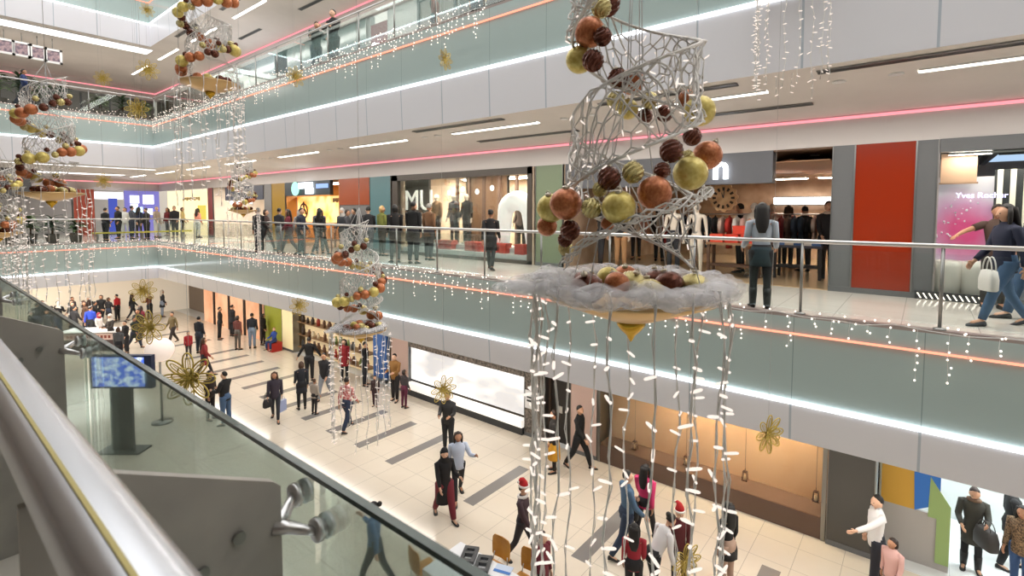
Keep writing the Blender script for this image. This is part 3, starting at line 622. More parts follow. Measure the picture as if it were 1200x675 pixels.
MB().prism([(0, 0), (1.85, .35), (1.85, .42), (0, .07)], 1, 0, 4.2).build('cover', mat('canopy_white', (.85, .85, .88), .5), t); q = MB().tube([(.1, .1, -1.2), (.1, .1, 0.02)], .03, 6); q.tube([(.1, 4.1, -1.2), (.1, 4.1, .02)], .03, 6); q.build('post', STEELD, t)
t = thing('wall_panel', 'brown panels of the upper gallery at the far corner', 'wall panel', (X, 27.3, z2)); MB().box((0, 0, 0), (.15, 12.5, 2.78)).build('panel', mat('upper_brown', lin('#574c44'), .4), t)
f = MB()
for k in range(9): f.box((-.02, .3+1.4*k, 0), (0, .42+1.4*k, 2.7))
f.build('mullion', STEELD, t)
t = thing('wall_panel', 'dark wall behind the plants of the upper left gallery', 'wall panel', (0, YW-.15, z2)); MB().box((0, 0, 0), (XS-.1, .12, 2.78)).build('panel', mat('upper_back', lin('#5d5a58'), .4), t)
f = MB()
for k in range(8): f.box((.5+1.4*k, -.02, 0), (.6+1.4*k, 0, 2.7))
f.build('mullion', DARK, t)
# four hanging framed pictures under the upper left ceiling
for k, (px, py) in enumerate(((5, 54), (26, 58), (44, 62), (62, 66))):
    p = at(px, py, 'Y', YB+2.3); t = thing('hanging_picture', 'white framed square picture hanging under the upper left ceiling, ' + ('leftmost', 'second from left', 'third from left', 'rightmost')[k], 'picture', (p.x, p.y, p.z))
    h_ = .33; f = MB(); f.box((-h_, -.05, -h_), (h_, .05, -h_+.09)); f.box((-h_, -.05, h_-.09), (h_, .05, h_)); f.box((-h_, -.05, -h_), (-h_+.09, .05, h_)); f.box((h_-.09, -.05, -h_), (h_, .05, h_)); f.build('frame', mat('lit_frame', (.85, .85, .85), .5), t)
    MB().box((-h_+.09, -.02, -h_+.09), (h_-.09, .02, h_-.09)).build('print', noise_col(mat('picture_print_%d' % k, (.3, .2, .25), .5), (.10, .08, .13), (.5, .35, .36), 7.), t)
    MB().tube([(0, 0, h_), (0, 0, 2*FH-2.12-p.z)], .02, 5).build('hanger', STEELD, t)
# ------------------------------------------------------------------ ground floor shop fronts
G = GZ; XG0 = XS0; zt = -2.2; K = .917
DKSTONE = noise_col(mat('speckled_stone', (.12, .1, .09), .25), (.05, .045, .04), (.24, .20, .17), 14., 6.)
st(MB().box((XG0+.9, .55, G), (XG0+1.0, 40, zt)), 'wall_ground_shops', mat('ground_shop_back', lin('#7a6a5c'), .6))
st(MB().box((XG0, .6, zt-.5), (XG0+.25, 15., zt)), 'wall_ground_header', DKSTONE)
# copper window with hanging lanterns
COP = noise_col(mat('copper_back_wall', (.55, .30, .16), .35, .1), (.56, .33, .19), (.68, .43, .26), .5)
t = thing('shop_window', 'long copper toned shop window with small hanging lanterns', 'shop window', (XG0, 1.38, G))
MB().box((.7, .05, .0), (.8, 5.3, 3.05)).build('back_panel', COP, t); MB().box((.0, .0, .0), (.7, 5.35, .46)).build('base', mat('dark_bronze_base', lin('#5a463c'), .15), t)
MB().box((.02, .05, .46), (.035, 5.3, 3.05)).build('glass_pane', GLASS, t); MB().box((-.02, 0, 0), (.06, .08, 3.05)).box((-.02, 5.27, 0), (.06, 5.35, 3.05)).build('frame', STEELD, t)
for k, y in enumerate((2.4, 4.2)):
    tt = panel_light(XG0+.35, y, G+3.02, .25, 1.2, 'added warm light inside the copper window, %s half' % ('right' if k == 0 else 'left'), emis('warm_window_fill', (1., .76, .48), 120.))  # added lamps behind the header, giving the copper wall its glow
LANT = MB(); LANT.box((-.06, -.06, 0), (.06, .06, .02)); LANT.box((-.045, -.045, .2), (.045, .045, .22))
for a in (-1, 1):
    for b in (-1, 1): LANT.tube([(a*.052, b*.052, .02), (a*.042, b*.042, .2)], .008, 4)
LANT.tube([(-.04, 0, .22), (0, 0, .30), (.04, 0, .22)], .006, 4)
lm = LANT.mesh('cage'); lm.materials.append(hexm('#4a2c1c', .4))
for k, (px, py) in enumerate(((744, 522), (804, 540), (873, 558), (956, 582))):
    p = at(px, py, 'X', XG0+.3); t = thing('lantern', 'tiny lantern hanging in the copper window, ' + ('leftmost', 'second from left', 'third from left under the gold flower', 'rightmost')[k], 'lantern', (p.x, p.y, p.z-.1))
    o = use('cage', lm, t); MB().lathe([(.03, .02), (.03, .12), (.0, .14)], 8).build('candle', mat('candle_wax', (.7, .5, .3), .5), t); MB().tube([(0, 0, .30), (0, 0, G+3.03-p.z+.1)], .004, 4).build('cord', DARK, t)
# pillars and door
t = pil('pillar', 'dark grey square column right of the copper window', .57, 1.36, mat('graphite_panel', lin('#4c4a47'), .3), G, zt, XG0-.05, .9, cat='pillar')
pil('pillar', 'pinkish pale pillar left of the copper window', 6.75, 7.61, mat('pink_stone', lin('#c3a79c'), .4), G, zt, XG0, .9, cat='pillar')
t = thing('shop_door', 'dark open doorway behind the person in the yellow skirt', 'door', (XG0+.25, 7.63, G)); MB().box((0, 0, 0), (.05, .87, 2.7)).build('leaf', mat('dark_door', lin('#231e1b'), .3), t); MB().box((-.05, 0, 0), (.0, .06, 2.8)).box((-.05, .81, 0), (0, .87, 2.8)).box((-.05, 0, 2.7), (0, .87, 2.8)).build('frame', hexm('#4a3c32', .4), t); MB().box((-.03, .4, .9), (0, .6, 1.1)).build('push_plate', STEEL, t)
t = pil('pillar', 'speckled dark stone wall with a small white sign', 8.5, 9.26, DKSTONE, G, zt, XG0, .6, cat='wall')
q = MB().box((-.03, .2, .87), (-.005, .72, 1.42)).build('sign', WHITE, t); MB().box((-.032, .27, 1.08), (-.03, .65, 1.14)).box((-.032, .27, 1.19), (-.03, .65, 1.24)).build('lettering', DARK, q)
# white lit window
t = thing('shop_window', 'low bright white lit shop window on the ground floor', 'shop window', (XG0, 9.28, G))
WL = mat('white_window_print', (.8, .8, .8), .4); N_, L_, b_ = nodes(WL); tc = N_.new('ShaderNodeTexCoord'); mp = N_.new('ShaderNodeMapping'); mp.inputs['Scale'].default_value = (1, .5, 1.6); L_.new(tc.outputs['Object'], mp.inputs[0]); no = N_.new('ShaderNodeTexNoise'); no.inputs['Scale'].default_value = 1.3; no.inputs['Detail'].default_value = 2; L_.new(mp.outputs[0], no.inputs['Vector'])
rp = N_.new('ShaderNodeValToRGB'); rp.color_ramp.elements[0].color = (.25, .28, .34, 1); rp.color_ramp.elements[0].position = .40; rp.color_ramp.elements[1].color = (1, .99, .98, 1); rp.color_ramp.elements[1].position = .56; L_.new(no.outputs['Fac'], rp.inputs[0]); L_.new(rp.outputs[0], b_.inputs['Emission Color']); b_.inputs['Emission Strength'].default_value = .55
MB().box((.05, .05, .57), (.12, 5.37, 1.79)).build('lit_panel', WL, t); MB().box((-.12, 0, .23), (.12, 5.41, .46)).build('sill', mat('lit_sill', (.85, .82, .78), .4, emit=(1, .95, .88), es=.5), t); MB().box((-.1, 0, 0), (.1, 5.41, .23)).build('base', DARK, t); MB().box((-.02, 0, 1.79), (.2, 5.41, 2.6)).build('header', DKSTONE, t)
pil('pillar', 'pale pink stone pillar left of the bright white window', 14.72, 15.77, mat('pink_stone', lin('#c3a79c'), .4), G, zt, XG0, .5, cat='pillar')
# blue poster stand behind the second spiral, lime and cream stalls further left
t = thing('advert_column', 'tall blue advertising panel behind the second bauble spiral', 'poster', (*at(447, 445, 'Z', G)[:2], G)); MB().box((-.08, -.45, .1), (.08, .42, 2.15)).build('panel', mat('blue_poster', lin('#3f6fb8'), .4), t); MB().box((-.2, -.5, 0), (.2, .5, .1)).build('foot', STEELD, t); MB().box((-.09, -.47, 2.15), (.09, .45, 2.21)).build('cap', STEEL, t)
pil('wall_panel', 'lime green panel beside the toy stand on the ground floor', 24.4, 26.2, mat('lime_panel', lin('#9aa02c'), .5), G, zt, XG0, .3)
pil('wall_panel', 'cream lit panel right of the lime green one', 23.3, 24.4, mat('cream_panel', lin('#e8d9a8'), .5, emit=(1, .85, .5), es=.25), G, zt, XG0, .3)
t = thing('shelf_unit', 'shelf of goods in the shop right of the cream panel', 'shelf', (XG0+.1, 17.4, G))
for k in range(4): MB().box((0, 0, .3+.6*k), (.4, 5.7, .34+.6*k)).build('shelf', hexm('#8a6a48', .5), t)
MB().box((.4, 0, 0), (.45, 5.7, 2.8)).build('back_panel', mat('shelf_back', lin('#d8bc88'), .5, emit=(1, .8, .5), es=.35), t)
for k in range(36):
    r_, c_ = divmod(k, 12); g = MB(); h_ = R.uniform(.25, .45); w_ = R.uniform(.12, .2); g.lathe([(0, 0), (w_*.5, 0), (w_*.55, h_*.6), (w_*.3, h_*.8), (w_*.3, h_), (0, h_)], 8)
    tag(g.build('jar', hexm(R.choice(['#3a2c24', '#6b4a34', '#a83a2e', '#d8c8a8', '#4a4a4a', '#7a8a4a']), .5), None, (XG0+.2, 17.65+.46*c_+R.uniform(-.08, .08), G+.34+.6*r_)), 'small jar on the shop shelf behind the standing crowd', 'jar', 'jars on the shop shelf')
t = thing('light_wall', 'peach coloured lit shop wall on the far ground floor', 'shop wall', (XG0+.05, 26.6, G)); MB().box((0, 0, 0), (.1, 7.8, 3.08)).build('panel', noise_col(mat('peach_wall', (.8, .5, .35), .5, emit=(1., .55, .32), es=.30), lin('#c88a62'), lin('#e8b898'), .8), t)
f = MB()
for y in (0., 1.95, 3.95, 6.05): f.box((-.06, y, 0), (0, y+.2, 3.08))
f.build('dark_post', hexm('#2e211c'), t)
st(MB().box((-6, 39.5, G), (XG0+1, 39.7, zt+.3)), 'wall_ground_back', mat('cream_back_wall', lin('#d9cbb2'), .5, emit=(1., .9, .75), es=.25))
# right end of the ground floor: white shop wall and angled poster partition
st(MB().box((XG0+2.7, -12, G), (XG0+2.8, .55, zt)), 'wall_white_shop', mat('white_shop_wall', (.78, .84, .84), .3))
st(MB().box((XG0+.9, .5, G), (XG0+2.8, .58, zt)), 'wall_white_shop_side', mat('white_shop_wall', (.78, .84, .84), .3))
panel_light(XG0+1.2, -2.0, zt-.01, .8, 3.2, 'bright ceiling light over the white floor at lower right', emis('cool_shop_luminaire', (.93, 1., 1.), 16.))
t = thing('poster_partition', 'grey partition with a yellow, blue and green poster on top behind the man in white', 'partition', (XG0+.39, -.57, G)); 
MB().box((0, 0, 0), (.08, 1.1, 1.05)).build('panel', mat('partition_grey', lin('#a8a4a0'), .4), t)
PP = MB()
PP.box((-.01, .53, 1.05), (.06, 1.06, 2.2)); PP.build('yellow_poster', mat('poster_yellow', lin('#c79a3a'), .5), t)
MB().prism([(.16, 2.2), (.16, 1.28), (.53, 1.05), (.57, 2.2)], 0, -.02, .06).build('blue_poster', mat('poster_blue', lin('#2f6fc0'), .5), t)
MB().prism([(.0, .14), (.2, .14), (.2, 1.0), (.33, 1.0), (.31, 1.78), (.0, 1.28)], 0, -.03, .0).build('green_arrow', mat('poster_green', lin('#8fa86a'), .5), t)
st(MB().box((XS+.1, Y0, ZE0), (18, 46, ZE0+.06)), 'ceiling_ground_shops', CEIL)
# ------------------------------------------------------------------ hanging bauble spirals
RO = random.Random(21)
GOLDB = noise_col(mat('satin_gold_bauble', lin('#c9b45a'), .30, .3), lin('#cdb75c'), lin('#e3d282'), 4.)
COPB = noise_col(mat('copper_bauble', lin('#a8603a'), .28, .35), lin('#ab5f39'), lin('#c98053'), 6.)
DKB = noise_col(mat('dark_copper_bauble', lin('#5a3026'), .22, .6), lin('#43211b'), lin('#7a4836'), 18., bump=.6)
GLB = noise_col(mat('glitter_gold_bauble', lin('#cbb866'), .25, .6), lin('#8d7630'), lin('#f0e6a8'), 22., bump=.9)
CAPM = mat('bauble_cap', (.6, .55, .45), .3, .9)
def bauble_mesh(kind):
    b = MB()
    if kind in ('gold', 'copper'):
        b.ell((0, 0, 0), 1., 20, 14)
    elif kind == 'ridged':
        rs = []
        for i in range(17):
            a = -PI/2+PI*i/16; a = max(min(a, PI/2-.06), -PI/2+.06)
            rs.append([((math.cos(a)*(1+.06*math.cos(8*(2*PI*j/32+1.4*a))))*math.cos(2*PI*j/32)*1.05, (math.cos(a)*(1+.06*math.cos(8*(2*PI*j/32+1.4*a))))*math.sin(2*PI*j/32)*1.05, math.sin(a)*.9) for j in range(32)])
        b.rings(rs)
    else:
        n = 16; rs = []
        for i in range(13):
            a = -PI/2+PI*i/12; a = max(min(a, PI/2-.08), -PI/2+.08)
            rs.append([tuple((1.02 if (i+j) % 2 else .93)*q for q in (math.cos(a)*math.cos(2*PI*j/n), math.cos(a)*math.sin(2*PI*j/n), math.sin(a))) for j in range(n)])
        b.rings(rs, 0, False)
    return b
BM = {}
for k, m in (('gold', GOLDB), ('copper', COPB), ('dark', DKB), ('glitter', GLB), ('ridged', DKB), ('ridgedgold', GLB)):
    me = bauble_mesh(k.replace('ridgedgold', 'ridged')).mesh('bauble'); me.materials.append(m); BM[k] = me
capm = MB().lathe([(.0, .96), (.2, .96), (.22, 1.0), (.22, 1.12), (.0, 1.14)], 10); capm.tube([(-.09, 0, 1.12), (-.09, 0, 1.26), (0, 0, 1.33), (.09, 0, 1.26), (.09, 0, 1.12)], .03, 5); capme = capm.mesh('cap'); capme.materials.append(CAPM)
def bauble(parent, kind, loc, r, detail=True):
    o = use('bauble', BM[kind], parent, loc, (RO.uniform(-.5, .5), RO.uniform(-.5, .5), RO.uniform(0, 6)), r)
    if detail: use('cap', capme, o)
    return o
# helix: bottom of the ribbon at h above the tray; H height of the whole spiral
RAD, PITCHH, TURNS, RIB, HZ0 = .335, .73, 2.35, .34, .04
def hel(th, w=0., dr=0.):     # th counted upward from the tray
    taper = 1.0 if th < 2*PI*1.75 else 1.0-.55*(th-2*PI*1.75)/(2*PI*.6)
    r = (RAD+dr)*taper
    return V(r*math.cos(th+TH0), r*math.sin(th+TH0), .10+PITCHH*th/(2*PI)+w)
TH0 = 0.
def ribbon_mesh():
    mb = MB(); cell = .085; L_ = RAD*TURNS*2*PI; n = int(L_/cell); rows = 4; rw = RIB/rows
    for i in range(n):
        for j in range(rows):
            s0 = i*cell + (cell/2 if j % 2 else 0); w0 = j*rw
            def P(s, w): 
                k = .012*math.sin(37.*s+11*w)
                return hel(s/RAD, w+.02, -.045+k)
            # one elongated hexagon outline
            q = [P(s0, w0), P(s0+cell*.5, w0+rw*.28), P(s0+cell*.5, w0+rw*.95)]
            mb.tube(q, .0037, 4); mb.tube([P(s0, w0), P(s0-cell*.5, w0+rw*.28)], .0037, 4)
    for w in (0., RIB):       # edge wires
        mb.tube([hel(2*PI*TURNS*k/110, w+.02, -.045) for k in range(111)], .008, 5)
    for q in range(5):         # wound cable
        ph = q*.7; mb.tube([hel(2*PI*TURNS*k/130, .02+RIB*(.5+.5*math.sin(k*.33+ph)), -.045+.03*math.sin(k*.9+ph)) for k in range(131)], .0048, 4)
    return mb
def bowl_parts(t):
    b = MB(); b.lathe([(.0, -.125), (.10, -.125), (.12, -.12), (.40, -.02), (.405, .0), (.395, .005), (.38, -.01), (.10, -.10), (.0, -.105)], 40)
    b.build('bowl', GOLD_BOWL, t)
    MB().lathe([(.0, -.235), (.008, -.225), (.022, -.20), (.05, -.175), (.068, -.15), (.07, -.125), (.0, -.122)], 20).build('finial', mat('finial_gold', lin('#b8922c'), .25, .8), t)
GOLD_BOWL = mat('bowl_gold', lin('#c9a877'), .32, .65)
TUL = glass_mat('tulle', (.80, .80, .82), 0.)
def tulle_material():
    m = bpy.data.materials.new('grey_tulle'); m.use_nodes = True; N = m.node_tree.nodes; L = m.node_tree.links; b = N['Principled BSDF']
    b.inputs['Base Color'].default_value = (.86, .85, .87, 1); b.inputs['Roughness'].default_value = .9
    tc = N.new('ShaderNodeTexCoord'); no = N.new('ShaderNodeTexNoise'); no.inputs['Scale'].default_value = 9.; no.inputs['Detail'].default_value = 5; L.new(tc.outputs['Object'], no.inputs['Vector'])
    mr = N.new('ShaderNodeMapRange'); mr.inputs[1].default_value = .3; mr.inputs[2].default_value = .7; mr.inputs[3].default_value = .08; mr.inputs[4].default_value = .42; L.new(no.outputs['Fac'], mr.inputs[0]); L.new(mr.outputs[0], b.inputs['Alpha'])
    return m
TULM = tulle_material()
def tulle_mesh(seed):
    rr = random.Random(seed); mb = MB(); n = 64
    for layer in range(3):
        rs = []
        ph = [rr.uniform(0, 6) for _ in range(6)]
        for j in range(n):
            a = 2*PI*j/n
            fl = .03*math.sin(5*a+ph[0])+.018*math.sin(11*a+ph[1])+.006*math.sin(23*a+ph[2])
            hz = .024*math.sin(7*a+ph[3])+.018*math.sin(13*a+ph[4])
            ring = []
            for i in range(12):
                p_ = 2*PI*i/12; tr = .040+.008*layer+.012*math.sin(9*a+p_*2+ph[5])
                r_ = .405+fl*.8+tr*1.3*math.cos(p_); z_ = .045+hz*.6+tr*.8*math.sin(p_)
                ring.append((r_*math.cos(a), r_*math.sin(a), z_))
            rs.append(ring)
        mb.rings(rs, 0, True, False, True)
    # a loose puff drifting off one side (towards local -x)
    for k in range(4):
        c = V(-.43-.055*k, .06*math.sin(k*2.1), .05-.008*k)
        mb.ell(c, (.12-.014*k, .09, .055-.007*k), 16, 10)
    for i, v in enumerate(mb.v):
        q = V(*v); d = .008*math.sin(q.x*41+q.y*23)+.007*math.sin(q.z*57+q.x*31+q.y*47); mb.v[i] = tuple(q*(1+d))
    return mb
NST = 20
def strand_pts(k, length):
    rr = random.Random(100+k); a = (2*PI*k/15+rr.uniform(-.12, .12)) if k < 15 else PI+.07*(k-17); rad = .43+rr.uniform(-.015, .03)
    x, y = rad*math.cos(a), rad*math.sin(a); pts = [V(x*.93, y*.93, .07), V(x*1.01, y*1.01, .07), V(x*1.03, y*1.03, .02)]
    n = 15; 
    for i in range(1, n+1):
        z = .0-length*i/n; pts.append(V(x*1.03+.012*math.sin(i*.9+k)+rr.uniform(-.006, .006), y*1.03+.012*math.cos(i*.7+k*2)+rr.uniform(-.006, .006), z))
    return pts
def bulb_mesh():
    b = MB(); b.lathe([(.0, -.006), (.0046, -.006), (.005, .01), (.0056, .014), (.005, .034), (.0025, .040), (.0, .041)], 8); me = b.mesh('bulb'); me.materials.append(BULB); return me
BULBM = bulb_mesh()
MAINB = [(712, 4, 15, 'dark', .12), (705, 9, 12, 'glitter', .0), (691, 38, 18, 'copper', -.02), (706, 43, 11, 'dark', -.1), (679, 70, 16, 'gold', .04), (695, 71, 13, 'dark', -.08), (724, 92, 12, 'dark', .24), (740, 96, 15, 'copper', .3), (722, 118, 11, 'glitter', .22), (736, 128, 12, 'gold', .3), (762, 118, 10, 'glitter', .27), (756, 136, 9, 'dark', .32), (779, 133, 10, 'dark', .22),
    (806, 117, 12, 'copper', .1), (820, 130, 18, 'gold', .0), (811, 160, 11, 'dark', -.08), (787, 177, 14, 'dark', -.18), (829, 182, 17, 'copper', -.02), (806, 184, 8, 'glitter', -.12), (809, 203, 20, 'gold', -.14), (776, 200, 10, 'dark', -.22), (767, 226, 20, 'copper', -.28), (742, 202, 13, 'glitter', -.27), (714, 209, 14, 'dark', -.26), (725, 243, 20, 'gold', -.30), (703, 222, 9, 'glitter', -.22), (693, 244, 12, 'glitter', -.24), (712, 262, 8, 'copper', -.24),
    (663, 239, 19, 'copper', -.14), (646, 244, 17, 'gold', .02), (641, 265, 12, 'copper', .05), (668, 270, 12, 'dark', -.12), (662, 281, 9, 'dark', -.04), (663, 291, 9, 'glitter', .0)]
def ornament(label, loc, rz, main=False, length=1.75, sc=1.):
    t = thing('hanging_bauble_spiral', label, 'christmas decoration', loc, rz, 'hanging bauble spirals')
    bowl_parts(t); rr = random.Random(5)
    tu = tulle_mesh(3); tu.v = [tuple(c*(1. if main else .86) for c in v) for v in tu.v]; tu = tu.build('tulle_trim', TULM, t); tu['label'] = 'greyish white tulle around the bowl'
    ribbon_mesh().build('wire_ribbon', WIRE, t)['label'] = 'silver wire mesh ribbon'
    g = MB()
    for q in range(5): g.tube([hel(PI*1.02+PI*i/24, -.34+.08*math.sin(PI*i/24)+.02*math.sin(i*1.3+q*2), .02*math.cos(i*1.1+q)) for i in range(25)], .004, 4)
    g.build('loose_garland', WIRE, t)
    # baubles along the lower edge of the ribbon
    kinds = ['copper', 'gold', 'dark', 'copper', 'glitter', 'gold', 'dark', 'copper', 'glitter', 'gold', 'copper', 'dark']
    sizes = {'copper': .078, 'gold': .08, 'dark': .058, 'glitter': .054}
    th = 2.6; k = 0
    if main:
        inv = Matrix.Rotation(-rz, 3, 'Z')
        for px, py, rp, kd, dd in MAINB:
            d_ = 2.42+dd; bauble(t, kd, inv @ (dep(px, py, d_)-Vector(loc)), rp*d_/F_PX, True)
    th = 2*PI*1.68 if main else .5
    while th < 2*PI*TURNS-.3:
        kd = kinds[(k*7+3) % 12 if k % 3 else k % 12]; s_ = sizes[kd]*rr.uniform(.86, 1.05)
        p = hel(th, -.015+rr.uniform(-.025, .03), .03+rr.uniform(-.03, .02)); bauble(t, kd, p, s_, main)
        if k % 2 == 0:
            kd2 = ['glitter', 'dark', 'glitter', 'dark'][k//2 % 4]; bauble(t, kd2, hel(th+.14, .085+rr.uniform(-.02, .03), .02), .036*rr.uniform(.9, 1.3), main)
        th += (s_*1.62)/RAD; k += 1
        if main and k > 9 and False: break
    # baubles lying in the bowl
    for j, (kd, a, r_, s_) in enumerate((('ridged', 3.5, .24, .075), ('ridged', 3.0, .22, .06), ('copper', 3.9, .12, .06), ('ridgedgold', 5.0, .15, .062), ('ridgedgold', 4.6, .03, .07), ('ridged', 5.9, .17, .065), ('ridgedgold', 6.2, .29, .072), ('copper', 1.5, .2, .07), ('gold', 2.2, .15, .06), ('ridged', .7, .2, .07), ('glitter', 1.0, .05, .05))):
        bauble(t, kd, (r_*math.cos(a), r_*math.sin(a), .035+.01*(j % 3)), s_, main)
    # light strands
    nb = 0; stuff = MB(); rb = random.Random(9)
    for k in range(NST):
        pts = strand_pts(k, length*rb.uniform(.9, 1.05)); m = MB(); m.tube(pts, .0032, 5)
        m.tube([p+V(.010*math.sin(i*2.1+k), .010*math.cos(i*2.1+k), 0) for i, p in enumerate(pts)], .003, 5)
        s_ = m.build('light_strand', WIRE, t)
        for i in range(3, len(pts)):
            p = pts[i]+V(0, 0, rb.uniform(-.03, .03)); a = rb.uniform(0, 2*PI); el = rb.uniform(-.45, .5)
            q = Quaternion((0, 0, 1), a) @ Quaternion((0, 1, 0), PI/2-el)
            if main and nb < 100 and i < 13 and rb.random() < .55:
                o = use('bulb', BULBM, s_, p, None, 1.35); o.rotation_mode = 'QUATERNION'; o.rotation_quaternion = q; nb += 1
            elif rb.random() < (.45 if main else .9):
                M = Matrix.Translation(p) @ q.to_matrix().to_4x4()
                M = M @ Matrix.Scale(1.3 if main else 1.15, 4)
                stuff.add([v.co[:] for v in BULBM.vertices], [tuple(f.vertices) for f in BULBM.polygons], 0, True, M)
    for k in range(150):     # tiny lamps on the ribbon
        th = rb.uniform(.1, 2*PI*TURNS); p = hel(th, rb.uniform(0, RIB), -.03)
        q = Quaternion((0, 0, 1), rb.uniform(0, 6)) @ Quaternion((0, 1, 0), rb.uniform(0, 2.5))
        stuff.add([v.co[:] for v in BULBM.vertices], [tuple(f.vertices) for f in BULBM.polygons], 0, True, Matrix.Translation(p) @ q.to_matrix().to_4x4() @ Matrix.Scale(.6, 4))
    tag(stuff.build('bulbs', BULB, t), kind='stuff')
    # hanger
    hz = HZ0+PITCHH*TURNS+RIB; g = MB()
    for k in range(3):
        th = 2*PI*(TURNS-.12-.28*k); g.tube([hel(th, RIB*.9, -.045), (0, 0, hz+.28)], .004, 4)
    for k in range(4):
        a = PI/4+PI*k/2; g.tube([(.36*math.cos(a), .36*math.sin(a), .0), (.04*math.cos(a), .04*math.sin(a), hz*.5), (0, 0, hz+.28)], .0025, 4)
    g.tube([(0, 0, hz+.28), (0, 0, 3*FH+.55-loc[2])], .004, 5); g.build('hanger_wire', mat('hanger_wire', (.5, .5, .5), .4, .6), t)
    return t
p0 = dep(740, 344, 2.42)
# the left of the photo as seen from the bowl, so that the loose tulle drifts that way
azl = math.atan2(-RT.y, -RT.x)
TH0 = 0.
main = ornament('largest bauble spiral and gold bowl with tulle and light strands, nearest the camera', p0, azl-PI, True)
TURNS = 1.8
second = ornament('bauble spiral in the middle of the atrium, whose bowl hangs before the ground floor crowd', dep(423, 386, 8.2), azl-PI+.5, False)
def orn_copy(label, loc, rz):
    c = second.copy(); COL.objects.link(c); c.location = loc; c.rotation_euler = (0, 0, rz); c['label'] = label
    for ch in [x for x in bpy.data.objects if x.parent == second]:
        if ch.name.startswith(('hanger_wire', 'tulle_trim')): continue
        d_ = ch.copy(); COL.objects.link(d_); d_.parent = c
    hz = HZ0+PITCHH*TURNS+RIB; g = MB()
    for k in range(3): g.tube([hel(2*PI*(TURNS-.12-.28*k), RIB*.9, -.045), (0, 0, hz+.28)], .004, 4)
    for k in range(4):
        a = PI/4+PI*k/2; g.tube([(.36*math.cos(a), .36*math.sin(a), .0), (.04*math.cos(a), .04*math.sin(a), hz*.5), (0, 0, hz+.28)], .0025, 4)
    g.tube([(0, 0, hz+.28), (0, 0, 3*FH+.55-loc[2])], .004, 5); g.build('hanger_wire', MC['hanger_wire'], c); return c
for label, (px, py, d_), rz in (
    ('bauble spiral at the left, in front of the left galleries, second from the left edge', (60, 226, 7.8), .6),
    ('bauble spiral high at the top left, its bowl before the upper gallery corner', (246, 98, 7.6), 2.0),
    ('small far bauble spiral hanging before the level one corner shops', (285, 246, 15.8), 3.2),
    ('bauble spiral cut by the left edge of the photo', (-2, 272, 10.5), 4.4),
    ('light strands hanging in at the top right edge of the photo from a bowl above', (932, -48, 7.0), 5.1)):
    orn_copy(label, dep(px, py, d_), rz)
# ------------------------------------------------------------------ gold openwork flowers on threads
GF = mat('gold_glitter_wire', lin('#c9b05a'), .35, .6)
def flower_meshes():
    pm = MB()
    def loop(l, w, z):
        n = 18; return [(l*.5*(1-math.cos(2*PI*i/n)), w*math.sin(2*PI*i/n)*(.55+.45*math.sin(PI*.5*(1-math.cos(2*PI*i/n))*.5)), z) for i in range(n)]
    pm.tube(loop(.20, .042, 0), .0065, 5, closed=True); pm.tube([(x*.8+.01, y*.45, .004) for x, y, z in loop(.2, .042, 0)], .004, 4, closed=True)
    pm.tube([(.01, 0, 0), (.15, 0, 0)], .003, 4)
    a = pm.mesh('petal'); a.materials.append(GF)
    pm = MB(); pm.tube(loop(.12, .03, .0), .0055, 5, closed=True); b = pm.mesh('inner_petal'); b.materials.append(GF)
    c = MB().ell((0, 0, 0), (.022, .022, .018), 10, 6).mesh('center'); c.materials.append(GF)
    return a, b, c
PA, PB_, PC = flower_meshes()
def flower(px, py, d_, size_px, label, tilt=.25, spin=0.):
    p = dep(px, py, d_); s_ = size_px*d_/F_PX/.40
    t = thing('hanging_flower', label, 'christmas ornament', p, 0, 'gold openwork flowers on threads')
    base = Matrix(((RT.x, 0, -FW.x), (RT.y, 0, -FW.y), (0, 1, 0))).to_quaternion()   # turned to the camera side of the atrium
    for k in range(8):
        q = base @ Quaternion((0, 1, 0), tilt) @ Quaternion((0, 0, 1), 2*PI*k/8+spin+PI/2) @ Quaternion((0, 1, 0), -.12)
        o = use('petal', PA, t, None, None, s_); o.rotation_mode = 'QUATERNION'; o.rotation_quaternion = q
    for k in range(8):
        q = base @ Quaternion((0, 1, 0), tilt) @ Quaternion((0, 0, 1), 2*PI*(k+.5)/8+spin+PI/2) @ Quaternion((0, 1, 0), -.55)
        o = use('inner_petal', PB_, t, None, None, s_); o.rotation_mode = 'QUATERNION'; o.rotation_quaternion = q
    use('center', PC, t, None, None, s_)
    MB().tube([(0, 0, .19*s_), (0, 0, 3*FH+.55-p.z)], .0015, 4).build('thread', MC['hanger_wire'], t)
for a in ((900, 508, 5.3, 46, 'gold openwork flower at the right, before the white band over the copper window', .45), (222, 443, 4.0, 62, 'large gold openwork flower above the near glass edge, beside the globe lamp', .1),
          (176, 383, 6.0, 40, 'gold openwork flower just above the white globe lamp', .0), (350, 358, 9., 24, 'small gold openwork flower before the white band left of the second spiral', .9), (167, 341, 8., 28, 'gold openwork flower before the far ground floor at the left corner', .9),
          (519, 456, 7., 34, 'gold openwork flower before the bright white window', .7), (803, 658, 4., 46, 'gold openwork flower cut by the bottom edge among the light strands', .5),
          (521, 70, 9., 25, 'small gold openwork flower before the upper teal glass, top centre', 1.0), (346, 90, 10., 24, 'small gold openwork flower below the two men of the upper gallery', .9),
          (161, 128, 10., 26, 'small gold openwork flower before the upper left corner plants', .2), (120, 92, 11., 18, 'tiny gold openwork flower before the upper left ceiling, left one', .9), (173, 82, 11., 24, 'tiny gold openwork flower before the upper left ceiling, right one', .9), (172, 12, 9., 16, 'tiny gold openwork flower before the top left teal glass', 1.0), (121, 212, 11, 18, 'tiny gold openwork flower before the left level one shops', .9)):
    flower(*a)
